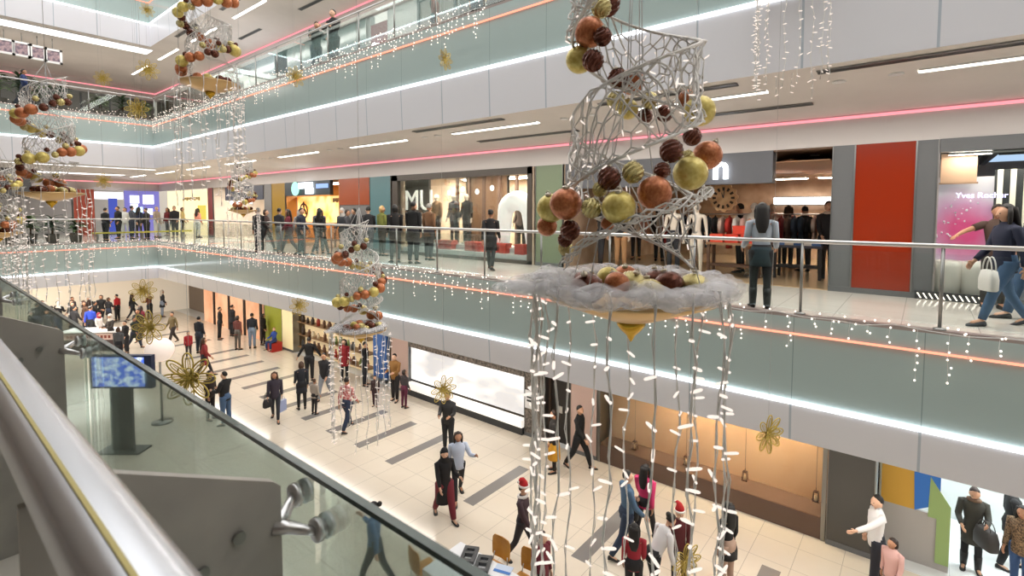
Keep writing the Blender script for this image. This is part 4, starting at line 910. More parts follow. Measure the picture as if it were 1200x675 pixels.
# ------------------------------------------------------------------ fairy lights along the gallery edges
sb = MB().ell((0, 0, 0), .0135, 6, 5).mesh('bulb'); sb.materials.append(emis('fairy_bulb', (1., .88, .76), 2.2))
def fairy(name_label, fixed, a, b, z, along, step, near_end, seed, rise=0.):
    t = thing('fairy_lights', name_label, 'string lights', ((fixed, a, z) if along else (a, fixed, z))); r_ = random.Random(seed); L_ = b-a
    def P(s, dx, dz): return (dx, s, dz) if along else (s, dx, dz)
    cb = MB(); pts = []; n = int(L_/.35)
    for i in range(n+1): pts.append(P(L_*i/n, -.03+r_.uniform(-.015, .01), .02+r_.uniform(-.03, .03)))
    cb.tube(pts, .006, 4); lights = []
    s = .05
    while s < L_:
        le = r_.choice((.12, .2, .3, .45, .62)); dx = -.04+r_.uniform(-.03, .0)
        cb.tube([P(s, -.03, .02), P(s+.01, dx, -le*.5), P(s, dx, -le)], .003, 3)
        k = int(le/.11)+1
        for i in range(k): lights.append((s+r_.uniform(-.03, .03), dx-.01, -le*(i+1)/k+r_.uniform(-.03, .03)))
        lights.append((s+r_.uniform(-.1, .1), -.04, r_.uniform(-.02, .12+rise))); lights.append((s+r_.uniform(-.1, .1), -.04, r_.uniform(-.02, .10+rise)))
        s += step*r_.uniform(.6, 1.4)
    cb.build('cable', mat('clear_cable', (.6, .6, .58), .4), t)
    lights.sort(key=lambda q: abs(q[0]-(near_end-a)))
    far = MB()
    for i, (s, dx, dz) in enumerate(lights):
        if i < 100: use('bulb', sb, t, P(s, dx, dz))
        else: far.add([tuple(c+d for c, d in zip(v.co, P(s, dx, dz))) for v in sb.vertices], [tuple(f.vertices) for f in sb.polygons], 0, True)
    tag(far.build('bulbs', MC['fairy_bulb'], t), kind='stuff')
fairy('icicle fairy lights along the level one gallery edge across the atrium', XG-.01, -2.2, YB-.1, 0., True, .24, 0., 31)
fairy('icicle fairy lights along the upper gallery edge across the atrium', XG-.01, 7.5, YB-.1, FH, True, .15, 8., 32, .16)
fairy('icicle fairy lights along the left level one gallery edge', YB-.01, 2.2, XG-.1, 0., False, .2, 5., 33)
fairy('icicle fairy lights along the upper left gallery edge', YB-.01, 2.2, XG-.1, FH, False, .15, 5., 34, .1)
# ------------------------------------------------------------------ people
SKIN = mat('skin', lin('#c99a7c'), .55); SKIN2 = mat('skin_fair', lin('#d9ae93'), .55)
SKINS = [SKIN, SKIN2, mat('skin_tan', lin('#b58466'), .55)]
def rotx(v, a):     # positive a swings a downward vector forward (+y)
    c, s = math.cos(a), math.sin(a); return V(v.x, v.y*c - v.z*s, v.y*s + v.z*c)
def fk(P):
    """joint positions in a figure of height 1, facing +y"""
    J = {}; lean = P.get('lean', 0.)
    hip = V(0, 0, .52)
    def up(p):       # upper body leans about the hip
        return hip + rotx(p-hip, -lean)
    for n, p in (('waist', V(0, 0, .60)), ('chest', V(0, .004, .72)), ('sh', V(0, -.004, .80)), ('neck', V(0, 0, .845)), ('head0', V(0, .012, .878)), ('head1', V(0, .012, .915)), ('head2', V(0, .006, .955)), ('head3', V(0, .002, .985))):
        J[n] = up(p)
    nd = P.get('nod', 0.); tn = P.get('turn', 0.)
    for n in ('head0', 'head1', 'head2', 'head3'):
        d = rotx(J[n]-J['neck'], -nd); J[n] = J['neck'] + Matrix.Rotation(tn, 3, 'Z') @ d
    J['tn'] = tn; J['nd'] = nd+lean
    for s, k in ((-1, 'L'), (1, 'R')):
        sw, kn = P.get('leg'+k, (0., 0.))[:2]; ab = P.get('spread', .03)
        h = V(s*.05, 0, .52); th = rotx(V(s*ab*.24, 0, -.245), sw); sh = rotx(V(s*ab*.1, 0, -.235), sw-kn)
        J['hip'+k] = h; J['knee'+k] = h+th; J['ank'+k] = h+th+sh; J['toe'+k] = J['ank'+k]+rotx(V(s*.018, .1, -.025), min(0, (sw-kn))*.6)
        pf, a_, eb = P.get('arm'+k, (.05, .16, .25))[:3]; tw = P.get('in'+k, 0.)
        S = V(s*P.get('shw', .102), -.004, .80); 
        u = V(s*math.sin(a_), math.cos(a_)*math.sin(pf), -math.cos(a_)*math.cos(pf))*.165
        f = V(s*(math.sin(a_)-tw), math.sin(pf+eb), -math.cos(pf+eb)); f = f.normalized()*.14
        S2 = up(S); E_ = up(S+u); W_ = up(S+u+f); H_ = up(S+u+f*1.22)
        J['shl'+k] = S2; J['elb'+k] = E_; J['wri'+k] = W_; J['pal'+k] = H_; J['fd'+k] = (H_-W_).normalized()
    return J
def skin_body(J, fem):
    vs = []; es = []; rs = []
    def add(p, r, par=None):
        vs.append(tuple(p)); rs.append(r if isinstance(r, tuple) else (r, r))
        if par is not None: es.append((par, len(vs)-1))
        return len(vs)-1
    pel = add((0, 0, .525), (.062, .05)); w = add(J['waist'], (.056, .044), pel); ch = add(J['chest'], (.066, .05), w); sh = add(J['sh'], (.05, .036), ch)
    nk = add(J['neck'], .026, sh); h0 = add(J['head0'], (.034, .038), nk); h1 = add(J['head1'], (.042, .05), h0); h2 = add(J['head2'], (.043, .05), h1); add(J['head3'], (.026, .03), h2)
    fwd = Matrix.Rotation(J['tn'], 3, 'Z') @ rotx(V(0, 1, 0), -J['nd']); side = Matrix.Rotation(J['tn'], 3, 'Z') @ V(1, 0, 0)
    n1 = add(J['head1']+fwd*.052, .010, h1); add(J['head1']+fwd*.061-V(0, 0, .006), .007, n1)
    for s in (-1, 1): add(J['head1']+side*s*.05-fwd*.006+V(0, 0, .004), .009, h1)
    for k, s in (('L', -1), ('R', 1)):
        a = add(J['shl'+k], .032, sh); a = add((J['shl'+k]+J['elb'+k])*.5, .028, a); a = add(J['elb'+k], .022, a); a = add((J['elb'+k]+J['wri'+k])*.5, .02, a); a = add(J['wri'+k], .014, a)
        pl = add(J['pal'+k], (.019, .012), a); d = J['fd'+k]; sd = V(0, 1, 0) if abs(d.y) < .8 else V(0, 0, 1)
        sd = (sd-d*sd.dot(d)).normalized(); cu = d.cross(sd)*(-s if k == 'L' else -s)
        inward = V(-s, 0, 0); cu = (inward-d*inward.dot(d)-sd*inward.dot(sd))
        cu = cu.normalized() if cu.length > 1e-4 else d.cross(sd)
        for i, l in enumerate((.034, .041, .043, .036)):
            o = sd*(.0165-.011*i); f0 = add(J['pal'+k]+d*.016+o, .0062, pl); f1 = add(J['pal'+k]+d*(.016+l*.55)+o+cu*.006, .0056, f0); add(J['pal'+k]+d*(.016+l)+o+cu*.018, .0046, f1)
        t0 = add(J['wri'+k]+d*.018+sd*.021, .0068, pl); add(J['wri'+k]+d*.042+sd*.031+cu*.008, .0052, t0)
        a = add(J['hip'+k], .05, pel); a = add((J['hip'+k]+J['knee'+k])*.5, .045, a); a = add(J['knee'+k], .033, a); a = add((J['knee'+k]*.6+J['ank'+k]*.4), .032, a); a = add(J['ank'+k], .02, a); add(J['toe'+k]*.8+J['ank'+k]*.2, (.02, .016), a)
    me = bpy.data.meshes.new('body'); me.from_pydata(vs, es, [])
    o = bpy.data.objects.new('tmp', me); COL.objects.link(o)
    m = o.modifiers.new('s', 'SKIN'); m.branch_smoothing = .3; m.use_smooth_shade = True
    if not me.skin_vertices: bpy.ops.object.select_all(action='DESELECT')
    sv = me.skin_vertices[0].data
    for i, r in enumerate(rs): sv[i].radius = r; sv[i].use_root = (i == 0)
    q = o.modifiers.new('d', 'SUBSURF'); q.levels = 1; q.render_levels = 1
    return o
def hem_torso(J, z0, z1, dims, lean_hip=True):
    pass
def ringat(c, rx, ry, n=14, ax=None):
    return [(c[0]+rx*math.cos(2*PI*j/n), c[1]+ry*math.sin(2*PI*j/n), c[2]) for j in range(n)]
def top_mesh(J, P, fem):
    """jacket, sweater or coat: a lofted body and two sleeves"""
    lean = P.get('lean', 0.); hem = P.get('hem', .47); puff = P.get('puff', 1.); mb = MB(); hip = V(0, 0, .52)
    def up(p): p = V(*p); return hip+rotx(p-hip, -lean) if p.z > .52 else p
    prof = []
    if hem < .44:
        fl = P.get('flare', .02)
        prof += [(hem, .088+fl, .07+fl), ((hem+.5)/2, .092+fl*.5, .07+fl*.5)]
    else: prof += [(hem, .092, .07)]
    prof += [(.53, .09, .068), (.60, .076 if fem else .084, .06), (.67, .086 if fem else .094, .066), (.73, .096 if fem else .104, .070 if fem else .068), (.785, .108 if fem else .120, .06), (.815, .102 if fem else .114, .05), (.838, .062, .042), (.855, .036, .036)]
    sitting = P.get('sit', False)
    if sitting: prof = [p for p in prof if p[0] >= .47]
    rs = []
    for z, rx, ry in prof:
        c = up((0, 0, z)); a = 1 if z > .83 else puff; rs.append([up((rx*a*math.cos(2*PI*j/16), ry*a*math.sin(2*PI*j/16)+(.012 if .5 < z < .8 else 0), z)) for j in range(16)])
    mb.rings(rs)
    sl = P.get('sleeve', 1.)
    for k in 'LR':
        s_, e, w = J['shl'+k], J['elb'+k], J['wri'+k]; ctr = J['sh']
        r = [.036*puff, .038*puff, .034*puff, .031*puff, .029*puff, .027*puff, .023*puff]
        pts = [s_*.75+ctr*.25, s_, (s_*.5+e*.5), e*.95+s_*.05, e*.8+w*.2, (e*.45+w*.55), e*.08+w*.92]
        if sl < 1: pts = pts[:3]; r = r[:3]
        mb.tube(pts, r, 10)
    return mb
def legs_mesh(J, P, slim=1.):
    mb = MB()
    for k in 'LR':
        h, kn, a = J['hip'+k], J['knee'+k], J['ank'+k]
        mb.tube([h+V(0, 0, .03), h, h*.6+kn*.4, kn*.92+h*.08, kn*.9+a*.1, kn*.5+a*.5, a*.94+kn*.06], [.056, .064*slim+.004, .056*slim, .043*slim, .041*slim, .038*slim, .030*slim], 12)
    if P.get('sit'): rs = [ringat((0, -.01, .47), .06, .05), ringat((0, -.005, .5), .094, .075), ringat((0, 0, .56), .09, .068), ringat((0, 0, .60), .08, .06)]
    else: rs = [ringat((0, 0, .445), .05, .04), ringat((0, -.004, .475), .088, .066), ringat((0, -.004, .53), .09, .07), ringat((0, 0, .60), .078, .058)]
    mb.rings(rs); return mb
def skirt_mesh(J, P):
    z0, z1 = P['skirt']; f = P.get('skf', .11); sw = (J['kneeL'].y+J['kneeR'].y)/2
    return MB().rings([ringat((0, sw*.6, z0), f, f*.85, 18), ringat((0, sw*.3, (z0+z1)/2), f*.92, f*.78, 18), ringat((0, 0, z1-.03), .094, .074, 18), ringat((0, 0, z1), .082, .064, 18)])
def shoe_mesh(J, k, boot):
    mb = MB(); a = J['ank'+k]; t = J['toe'+k]; d = V(t.x-a.x, t.y-a.y, 0); d = d.normalized() if d.length > 1e-5 else V(0, 1, 0); s = V(d.y, -d.x, 0); lift = max(0, a.z-.042); tip = t.z-(a.z-.025)
    b = V(a.x, a.y, a.z-.042)
    rs = []
    for f, w, h in ((-.032, .014, .03), (-.025, .022, .045), (.0, .025, .052), (.035, .027, .04), (.07, .029, .028), (.098, .022, .02), (.108, .010, .012)):
        c = b+d*f; dz = tip*max(0, f)/.1
        rs.append([(c+s*w*math.cos(2*PI*j/10)+V(0, 0, h*.5+h*.5*math.sin(2*PI*j/10)+dz)) for j in range(10)])
    mb.rings(rs)
    if boot: kn = J['knee'+k]; mb.tube([a-V(0, 0, .01), a*.6+kn*.4, a*.35+kn*.65], [.03, .036, .038], 10)
    return mb
def head_frame(J):
    fwd = Matrix.Rotation(J['tn'], 3, 'Z') @ rotx(V(0, 1, 0), -J['nd']); upv = Matrix.Rotation(J['tn'], 3, 'Z') @ rotx(V(0, 0, 1), -J['nd']); x = fwd.cross(upv)
    c = J['head1']*.45+J['head2']*.55-fwd*.004
    return Matrix(((x.x, fwd.x, upv.x, c.x), (x.y, fwd.y, upv.y, c.y), (x.z, fwd.z, upv.z, c.z), (0, 0, 0, 1)))
def hair_mesh(J, style):
    mb = MB(); M = head_frame(J); n = 16; rs = []
    # cap: rings from crown down, front edge stays above the forehead
    for i in range(7):
        a = PI/2-.1-i*(PI*.62)/6; ring = []
        for j in range(n):
            ph = 2*PI*j/n; fy = math.sin(ph)
            aa = a if fy < .25 else max(a, .55+.25*fy)       # hairline
            if style == 'scarf': aa = a if fy < .6 else max(a, .32)
            k = 1.0 if style != 'scarf' else 1.1
            ring.append((.0475*k*math.cos(aa)*math.cos(ph), .054*k*math.cos(aa)*fy-.006, .060*k*math.sin(aa)+.003))
        rs.append(ring)
    mb.rings(rs[::-1], 0, True, True, False, M)
    if style == 'long':
        rs = []
        for z, w, th, y in ((.03, .05, .02, -.042), (-.01, .054, .026, -.045), (-.06, .058, .024, -.05), (-.12, .06, .022, -.056), (-.18, .05, .018, -.058), (-.23, .03, .01, -.054)):
            rs.append([(w*math.cos(2*PI*j/12), y+th*math.sin(2*PI*j/12), z) for j in range(12)])
        mb.rings(rs, 0, True, True, False, M)
        for s in (-1, 1): mb.tube([(s*.045, -.005, .03), (s*.052, .0, -.02), (s*.052, .005, -.08), (s*.05, .015, -.13)], [.014, .018, .016, .006], 8, 0, M)
    if style == 'bun': mb.ell((0, -.07, .03), (.028, .026, .028), 10, 7, 0, M)
    if style == 'pony': mb.tube([(0, -.056, .02), (0, -.085, .0), (0, -.082, -.07), (0, -.07, -.13)], [.016, .022, .018, .005], 8, 0, M)
    if style == 'scarf':
        rs = []
        for z, w, th, y in ((.0, .056, .03, -.03), (-.05, .054, .05, -.008), (-.085, .06, .055, .0), (-.12, .09, .06, -.004), (-.16, .1, .062, -.008)):
            rs.append([(w*math.cos(2*PI*j/14), y+th*math.sin(2*PI*j/14), z) for j in range(14)])
        mb.rings(rs, 0, True, True, False, M)
    if style == 'bob':
        rs = []
        for z, w, th, y in ((.03, .052, .03, -.03), (-.02, .056, .034, -.03), (-.06, .054, .03, -.026), (-.075, .04, .02, -.024)):
            rs.append([(w*math.cos(2*PI*j/12), y+th*math.sin(2*PI*j/12), z) for j in range(12)])
        mb.rings(rs, 0, True, True, False, M)
    return mb
PEOPLE = []; SPOTS = []
HAIRS = {'k': '#15110f', 'b': '#2c1d16', 'm': '#4a3222', 'y': '#a88a58', 'g': '#8c8883'}
SHC = 0
def person(px, py, zf, a, h, label, top='#222222', bot='#23252c', hair='k', style='short', shoes='#1a1818', fem=False, pose='stand', loc=None, group=None, face=False, puff=1., skin=None, **kw):
    """px, py: where the feet meet the floor; a: heading in degrees, 0 = away from the camera, 90 = to the right"""
    global SHC; SHC += 1
    P = dict(kw); P['puff'] = puff
    r_ = random.Random(SHC*13+5)
    if pose == 'walk':
        P.setdefault('legL', (.42, .12)); P.setdefault('legR', (-.28, .30)); P.setdefault('armL', (-.3, .05, .25)); P.setdefault('armR', (.34, .05, .35)); 
    elif pose == 'walk2':
        P.setdefault('legL', (-.26, .34)); P.setdefault('legR', (.38, .1)); P.setdefault('armL', (.3, .05, .4)); P.setdefault('armR', (-.26, .05, .25))
    elif pose == 'sit':
        P.setdefault('legL', (1.45, 1.4)); P.setdefault('legR', (1.4, 1.45)); P['sit'] = True; P.setdefault('armL', (.5, .1, .7)); P.setdefault('armR', (.5, .1, .7)); P.setdefault('spread', .25)
    elif pose == 'hold':      # both hands in front
        P.setdefault('armL', (.35, .12, 1.25)); P.setdefault('armR', (.35, .12, 1.25)); P.setdefault('inL', .35); P.setdefault('inR', .35); P.setdefault('legL', (.06, .06)); P.setdefault('legR', (-.05, .02))
    elif pose == 'lean':      # forearms on a railing
        P.setdefault('lean', .16); P.setdefault('armL', (.75, .15, .75)); P.setdefault('armR', (.75, .15, .75)); P.setdefault('legL', (.08, .1)); P.setdefault('legR', (-.04, 0))
    else:
        P.setdefault('legL', (r_.uniform(-.03, .07), .03)); P.setdefault('legR', (r_.uniform(-.08, .02), .02)); P.setdefault('armL', (r_.uniform(-.05, .15), .05, r_.uniform(.1, .7))); P.setdefault('armR', (r_.uniform(-.05, .15), .05, r_.uniform(.1, .7)))
    P.setdefault('turn', r_.uniform(-.3, .3)); P.setdefault('nod', .08)
    J = fk(P); p = at(px, py, 'Z', zf) if loc is None else V(*loc)
    if (p.x**2+p.y**2)**.5 > 13 and pose != 'sit':
        for _ in range(12):
            hit = [q for q in SPOTS if abs(q.z-p.z) < 1 and (q-p).length < .62]
            if not hit: break
            e_ = p-hit[0]; e_ = e_-FW*e_.dot(FW)*.5; e_.z = 0
            if e_.length < .01: e_ = V(RT.x, RT.y, 0)
            p = p+e_.normalized()*.22
    SPOTS.append(p.copy())
    ar = math.radians(a); fh = V(FW.x, FW.y, 0).normalized(); f = fh*math.cos(ar)+V(RT.x, RT.y, 0).normalized()*math.sin(ar); rz = math.atan2(-f.x, f.y)
    t = thing('person', label, 'person', p, rz, group)
    PEOPLE.append((t, J, P, h, dict(top=top, bot=bot, hair=hair, style=style, shoes=shoes, fem=fem, face=face, skin=skin), SHC)); return t
def finish_people():
    tmp = []
    for t, J, P, h, d, i in PEOPLE: tmp.append(skin_body(J, d['fem']))
    dg = bpy.context.evaluated_depsgraph_get(); dg.update(); meshes = []
    for o in tmp: meshes.append(bpy.data.meshes.new_from_object(o.evaluated_get(dg)))
    for o in tmp:
        me = o.data; bpy.data.objects.remove(o); bpy.data.meshes.remove(me)
    for (t, J, P, h, d, i), bm_ in zip(PEOPLE, meshes):
        low = min(J['ankL'].z, J['ankR'].z)-.042
        if P.get('sit') and 'seat' in P: low = .52-.07-P['seat']/h
        S = Matrix.Scale(h, 4) @ Matrix.Translation((0, 0, -low))
        def put(mb, name, m, lab=None):
            me = mb.mesh(name); me.transform(S); me.materials.append(m); o = use(name, me, t)
            if lab: o['label'] = lab
            return o
        sk = d['skin'] or SKINS[i % 3]
        bm_.transform(S); bm_.name = 'body'; bm_.materials.clear(); bm_.materials.append(sk); use('body', bm_, t)
        put(top_mesh(J, P, d['fem']), P.get('topname', 'coat' if P.get('hem', .47) < .44 else 'jacket'), P.get('topmat') or hexm(d['top'], .8))
        if 'skirt' in P: put(skirt_mesh(J, P), 'skirt', hexm(P.get('skcol', d['bot']), .8))
        put(legs_mesh(J, P, P.get('slim', .85 if d['fem'] else 1.)), 'tights' if 'skirt' in P else 'trousers', hexm(d['bot'], .8))
        for k in 'LR': put(shoe_mesh(J, k, P.get('boots', False)), 'shoe', hexm(d['shoes'], .5))
        if d['style'] != 'hatonly':
            put(hair_mesh(J, d['style'] if d['style'] in ('long', 'bun', 'pony', 'scarf', 'bob') else 'short'), 'headscarf' if d['style'] == 'scarf' else 'hair', hexm(P['scarfcol'], .8) if 'scarfcol' in P else hexm(HAIRS[d['hair']], .6))
        if 'hat' in P:
            mb = MB(); M = head_frame(J)
            if P['hat'] == 'santa':
                mb.tube([(0, -.005, .03), (0, -.008, .065), (.012, -.02, .10), (.035, -.035, .115), (.06, -.05, .10)], [.062, .052, .036, .02, .006], 12, 0, M)
                put(mb, 'hat', hexm('#b81f24', .8), 'red pointed hat'); mb = MB(); mb.lathe([(.058, .02), (.068, .026), (.068, .042), (.058, .048), (.058, .02)], 16, 0, True, M); mb.ell((.064, -.054, .095), .016, 8, 6, 0, M); put(mb, 'hat_brim', hexm('#e8e4e0', .9))
            else:
                mb.rings([[(k_*.06*math.cos(2*PI*j/14), k_*.066*math.sin(2*PI*j/14)-.004, z) for j in range(14)] for z, k_ in ((.01, 1.), (.03, 1.02), (.055, .92), (.075, .6), (.082, .2))], 0, True, True, False, M); put(mb, 'hat', hexm(P['hat'], .9))
        if 'collar' in P: put(MB().tube([J['neck']+V(.05*math.cos(2*PI*j/14), .05*math.sin(2*PI*j/14)+.004, -.008+.008*math.sin(2*PI*j/14)) for j in range(14)], .02, 8, closed=True), 'scarf', hexm(P['collar'], .9))
        if d['face']:
            M = head_frame(J); e = MB()
            for s in (-1, 1):
                e = MB().ell((s*.018, .049, -.012), (.0065, .004, .0045), 8, 5, 0, M); put(e, 'eye', hexm('#1c1512', .3))
            put(MB().ell((0, .0505, -.047), (.014, .004, .004), 8, 5, 0, M), 'mouth', hexm('#8f4a44', .5))
        if P.get('belt'): put(MB().rings([ringat((0, 0, .555), .093, .074), ringat((0, 0, .575), .09, .071)]), 'belt', hexm(P['belt'], .5))
def hand_of(t, k):
    for q in PEOPLE:
        if q[0] == t:
            J, P, h = q[1], q[2], q[3]; low = min(J['ankL'].z, J['ankR'].z)-.042
            if P.get('sit') and 'seat' in P: low = .52-.07-P['seat']/h
            return t.matrix_basis @ ((J['pal'+k]-V(0, 0, low))*h)
def bag(loc, label, col, s=(.30, .12, .26), rz=0., strap=.22, name='handbag', cat='bag'):
    t = thing(name, label, cat, (loc[0], loc[1], loc[2]-strap-s[2]), rz); m = hexm(col, .6); x, y, z = s
    b = MB(); b.rings([[(x*.5*k*math.copysign(abs(math.cos(a))**.5, math.cos(a)), y*.5*k*math.copysign(abs(math.sin(a))**.5, math.sin(a)), zz) for a in [2*PI*j/16 for j in range(16)]] for zz, k in ((0, .85), (.02, 1.), (z*.55, 1.02), (z*.95, .82), (z, .6))])
    b.build('bag_body', m, t); n = 11
    for sg in (-1, 1): MB().tube([(x*.32*math.cos(PI*i/(n-1)), sg*y*.2, z*.93+(strap+.03)*math.sin(PI*i/(n-1))) for i in range(n)], .009, 6).build('strap', m, t)
    return t
def paper_bag(loc, label, col, rz=0.):
    t = thing('shopping_bag', label, 'bag', (loc[0], loc[1], loc[2]-.5), rz); m = hexm(col, .5)
    b = MB(); b.prism([(-.15, 0), (.15, 0), (.15, .36), (-.15, .36)], 1, -.05, .05); b.build('bag_body', m, t)
    for sg in (-1, 1): MB().tube([(.07*math.cos(PI*i/8), sg*.045, .35+.16*math.sin(PI*i/8)) for i in range(9)], .005, 5).build('handle', m, t)
    return t
# ------------------------------------------------------------------ the figures of the photo
G = GZ
def P_(n, **k): return person(*n, **k)
# ground floor, right to left
w1 = person(1025, 690, G, 285, 1.76, 'person in white shirt reaching out one arm beside the dark square column', top='#e4e2e2', bot='#20222c', hair='k', face=True, pose='stand', hem=.46, armL=(1.1, .35, .25), armR=(.05, .14, .2), legL=(.12, .05), legR=(-.1, .05), turn=.25)
person(1043, 716, G, 250, 1.3, 'dark haired child in pink beside the person in the white shirt', top='#d3a7a0', bot='#8d6f70', hair='b', style='bob', fem=True, face=True)
o1 = person(1137, 668, G, 215, 1.66, 'person in long dark olive coat with a big bag and scarf on the white floor', top='#3b3a34', bot='#1c1b1d', hair='b', style='pony', fem=True, face=True, hem=.33, flare=.01, pose='hold', boots=True, collar='#7a6250', armR=(.2, .2, .9), nod=.3)
bag(hand_of(o1, 'L')+V(0, 0, .12), 'large slouchy dark grey bag hanging by the olive coat', '#33302f', (.42, .2, .36), .6, .14)
person(1169, 666, G, 120, 1.74, 'person all in black beside the olive coat at the right edge', top='#161517', bot='#131315', hair='k', fem=False, pose='stand', legL=(.2, .05), legR=(-.15, .1), hem=.42, flare=.0)
person(1194, 698, G, 250, 1.66, 'person in leopard patterned top and jeans cut by the right edge', top='#4a382a', bot='#35507a', hair='k', style='long', fem=True, face=True, topmat=noise_col(mat('leopard', (.2, .13, .08), .8), (.03, .02, .015), (.30, .19, .10), 40.))
w2 = person(851, 694, G, 330, 1.68, 'long haired person in dark coat with a black bag near the bottom edge', top='#191618', bot='#b49684', hair='k', style='long', fem=True, hem=.40, pose='stand')
bag(hand_of(w2, 'R')+V(.0, 0, .30), 'black bag at the side of the dark coated person near the bottom edge', '#141315', (.34, .16, .34), .9, .22)
m1 = person(733, 651, G, 80, 1.80, 'person in blue denim jacket and dark jeans seen from behind the light strands', top='#4d6a86', bot='#27354c', hair='k', pose='walk', hem=.47, armL=(.2, .2, .9), armR=(.3, .15, .5))
bag(hand_of(m1, 'L')+V(0, 0, .02), 'black bag carried by the person in the denim jacket', '#151416', (.34, .16, .3), .4, .12)
person(755, 634, G, 40, 1.68, 'long haired person in bright pink jacket beside the denim jacket', top='#d83a72', bot='#211f24', hair='k', style='long', fem=True, pose='walk2', puff=1.08)
person(764, 706, G, 70, 1.64, 'dark haired person in white and black bending over a child', top='#d9d6d6', bot='#1b1a1d', hair='k', style='bun', fem=True, lean=.55, armL=(.4, .1, .3), armR=(.5, .1, .3), legL=(.2, .2), legR=(-.1, .1), belt='#191919')
person(795, 684, G, 200, 1.45, 'child in dark clothes wearing a red pointed hat near the pink jacket', top='#5a1f24', bot='#2a2426', hair='b', hat='santa', fem=True, face=True)
person(742, 712, G, 10, 1.5, 'person in dark red jacket cut by the bottom edge below the denim jacket', top='#9b2030', bot='#1d1b1e', hair='k', style='long', fem=True)
person(612, 657, G, 110, 1.62, 'person in red pointed hat and dark and white clothes behind the thick left strands', top='#443238', bot='#2a272c', hair='k', hat='santa', fem=True, pose='walk', collar='#e2ddd8')
person(634, 722, G, 140, 1.5, 'dark haired person low behind the thick left strands near the wooden chairs', top='#6e2430', bot='#22201f', hair='b', style='bob', fem=True)
person(649, 553, G, 270, 1.66, 'person in yellow skirt and dark top by the dark doorway', top='#2b2725', bot='#1a1819', hair='b', style='pony', fem=True, skirt=(.22, .60), skf=.12, skcol='#d29a2c')
person(669, 549, G, 120, 1.76, 'person in black beside the yellow skirt', top='#141416', bot='#17171a', hair='k', pose='walk')
person(521, 607, G, 150, 1.66, 'person in black headscarf and coat over dark red trousers', top='#171518', bot='#6b1d2a', hair='k', style='scarf', scarfcol='#141315', fem=True, hem=.26, flare=.03, face=True, pose='walk', armL=(.3, .15, 1.2), slim=1.2)
person(537, 584, G, 165, 1.68, 'person in pale blue top and black trousers next to the black coat', top='#bcc6da', bot='#1c1b20', hair='b', style='long', fem=True, face=True, pose='walk2', armL=(.4, .4, 1.5))
person(525, 528, G, 190, 1.72, 'person in dark jacket below the gold flower at the white window', top='#2a2a2c', bot='#1f2126', hair='k', pose='hold', face=True)
person(440, 690, G, 275, 1.68, 'person in blue jacket and grey trousers striding left behind the near glass', top='#5f7fa8', bot='#4a4d50', hair='k', style='bun', fem=True, face=True, pose='walk', armR=(.5, .12, 1.7), hem=.46)
person(407, 504, G, 20, 1.74, 'person in red patterned jacket and jeans under the second bauble spiral', top='#c02a34', bot='#27324a', hair='k', topmat=noise_col(mat('red_white_knit', (.6, .05, .07), .9), lin('#b91f2b'), lin('#e8d4d0'), 14.), pose='walk')
person(440, 476, G, 180, 1.1, 'small child in dark coat under the second bauble spiral', top='#3b2b2c', bot='#3a2026', hair='b', face=True)
person(463, 470, G, 200, 1.74, 'person in mustard brown jacket left of the bright white window', top='#8d6431', bot='#211f22', hair='k', pose='hold', face=True)
person(474, 478, G, 30, 1.35, 'child in dark grey top and burgundy trousers beside the mustard jacket', top='#3a3538', bot='#5a1f38', hair='b', style='bob', fem=True)
person(428, 452, G, 90, 1.75, 'person in black behind the right strands of the second spiral', top='#1b1c20', bot='#23262d', hair='k')
person(404, 446, G, 180, 1.7, 'person in dark red coat behind the left strands of the second spiral', top='#8e1f28', bot='#1c1b1e', hair='k', style='long', fem=True, hem=.36)
q = person(323, 492, G, 160, 1.66, 'long haired person in dark jacket walking with a white and blue shopping bag', top='#3a3340', bot='#2a2d36', hair='m', style='long', fem=True, face=True, pose='walk', puff=1.05)
paper_bag(hand_of(q, 'L'), 'white and blue shopping bag of the long haired person on the open floor', '#9aa6cc', .4)
bag(hand_of(q, 'R')+V(0, 0, .2), 'black shoulder bag of the long haired person on the open floor', '#1d1b20', (.3, .14, .26), .2, .2)
person(363, 446, G, 350, 1.78, 'tall person in black with both arms held away from the body', top='#151517', bot='#1d1d21', hair='k', armL=(.1, .55, .2), armR=(.1, .5, .2))
person(354, 480, G, 330, 1.68, 'person in dark navy coat left of the child in grey fur', top='#23262f', bot='#1e1e22', hair='m', style='bob', fem=True, hem=.36)
person(363, 484, G, 20, 1.2, 'child in pale grey fluffy jacket among the dark coats', top='#a59a90', bot='#221f22', hair='m', fem=True, puff=1.15)
person(381, 468, G, 190, 1.76, 'person in dark jacket and pale grey trousers beside the dark coats', top='#26262b', bot='#8f959e', hair='k', pose='walk2', face=True)
person(265, 498, G, 280, 1.74, 'person in black jacket and blue jeans at the edge of the near glass', top='#18181b', bot='#4a6486', hair='k', pose='hold', puff=1.1, face=True)
person(247, 492, G, 100, 1.65, 'person in dark brown facing the black jacket beside the near glass', top='#2b1f1d', bot='#221d1f', hair='b', style='bob', fem=True)
person(240, 442, G, 60, 1.7, 'person in red and black coat below the white stripes of the far floor', top='#8d2d2f', bot='#26222a', hair='m', style='long', fem=True, hem=.34, pose='walk')
person(234, 414, G, 10, 1.78, 'tall person in dark navy in the middle of the far floor', top='#1d212b', bot='#2a3340', hair='k', hem=.42)
person(225, 418, G, 150, 1.25, 'child in red coat next to the tall navy person', top='#a3222c', bot='#2a2226', hair='b', fem=True, face=True)
person(258, 398, G, 60, 1.74, 'person in black at the peach lit shop, left of the pair', top='#151516', bot='#1a1b1f', hair='k')
person(264, 396, G, 30, 1.72, 'person in black at the peach lit shop, right of the pair', top='#1c1a1d', bot='#23242a', hair='k', hem=.40)
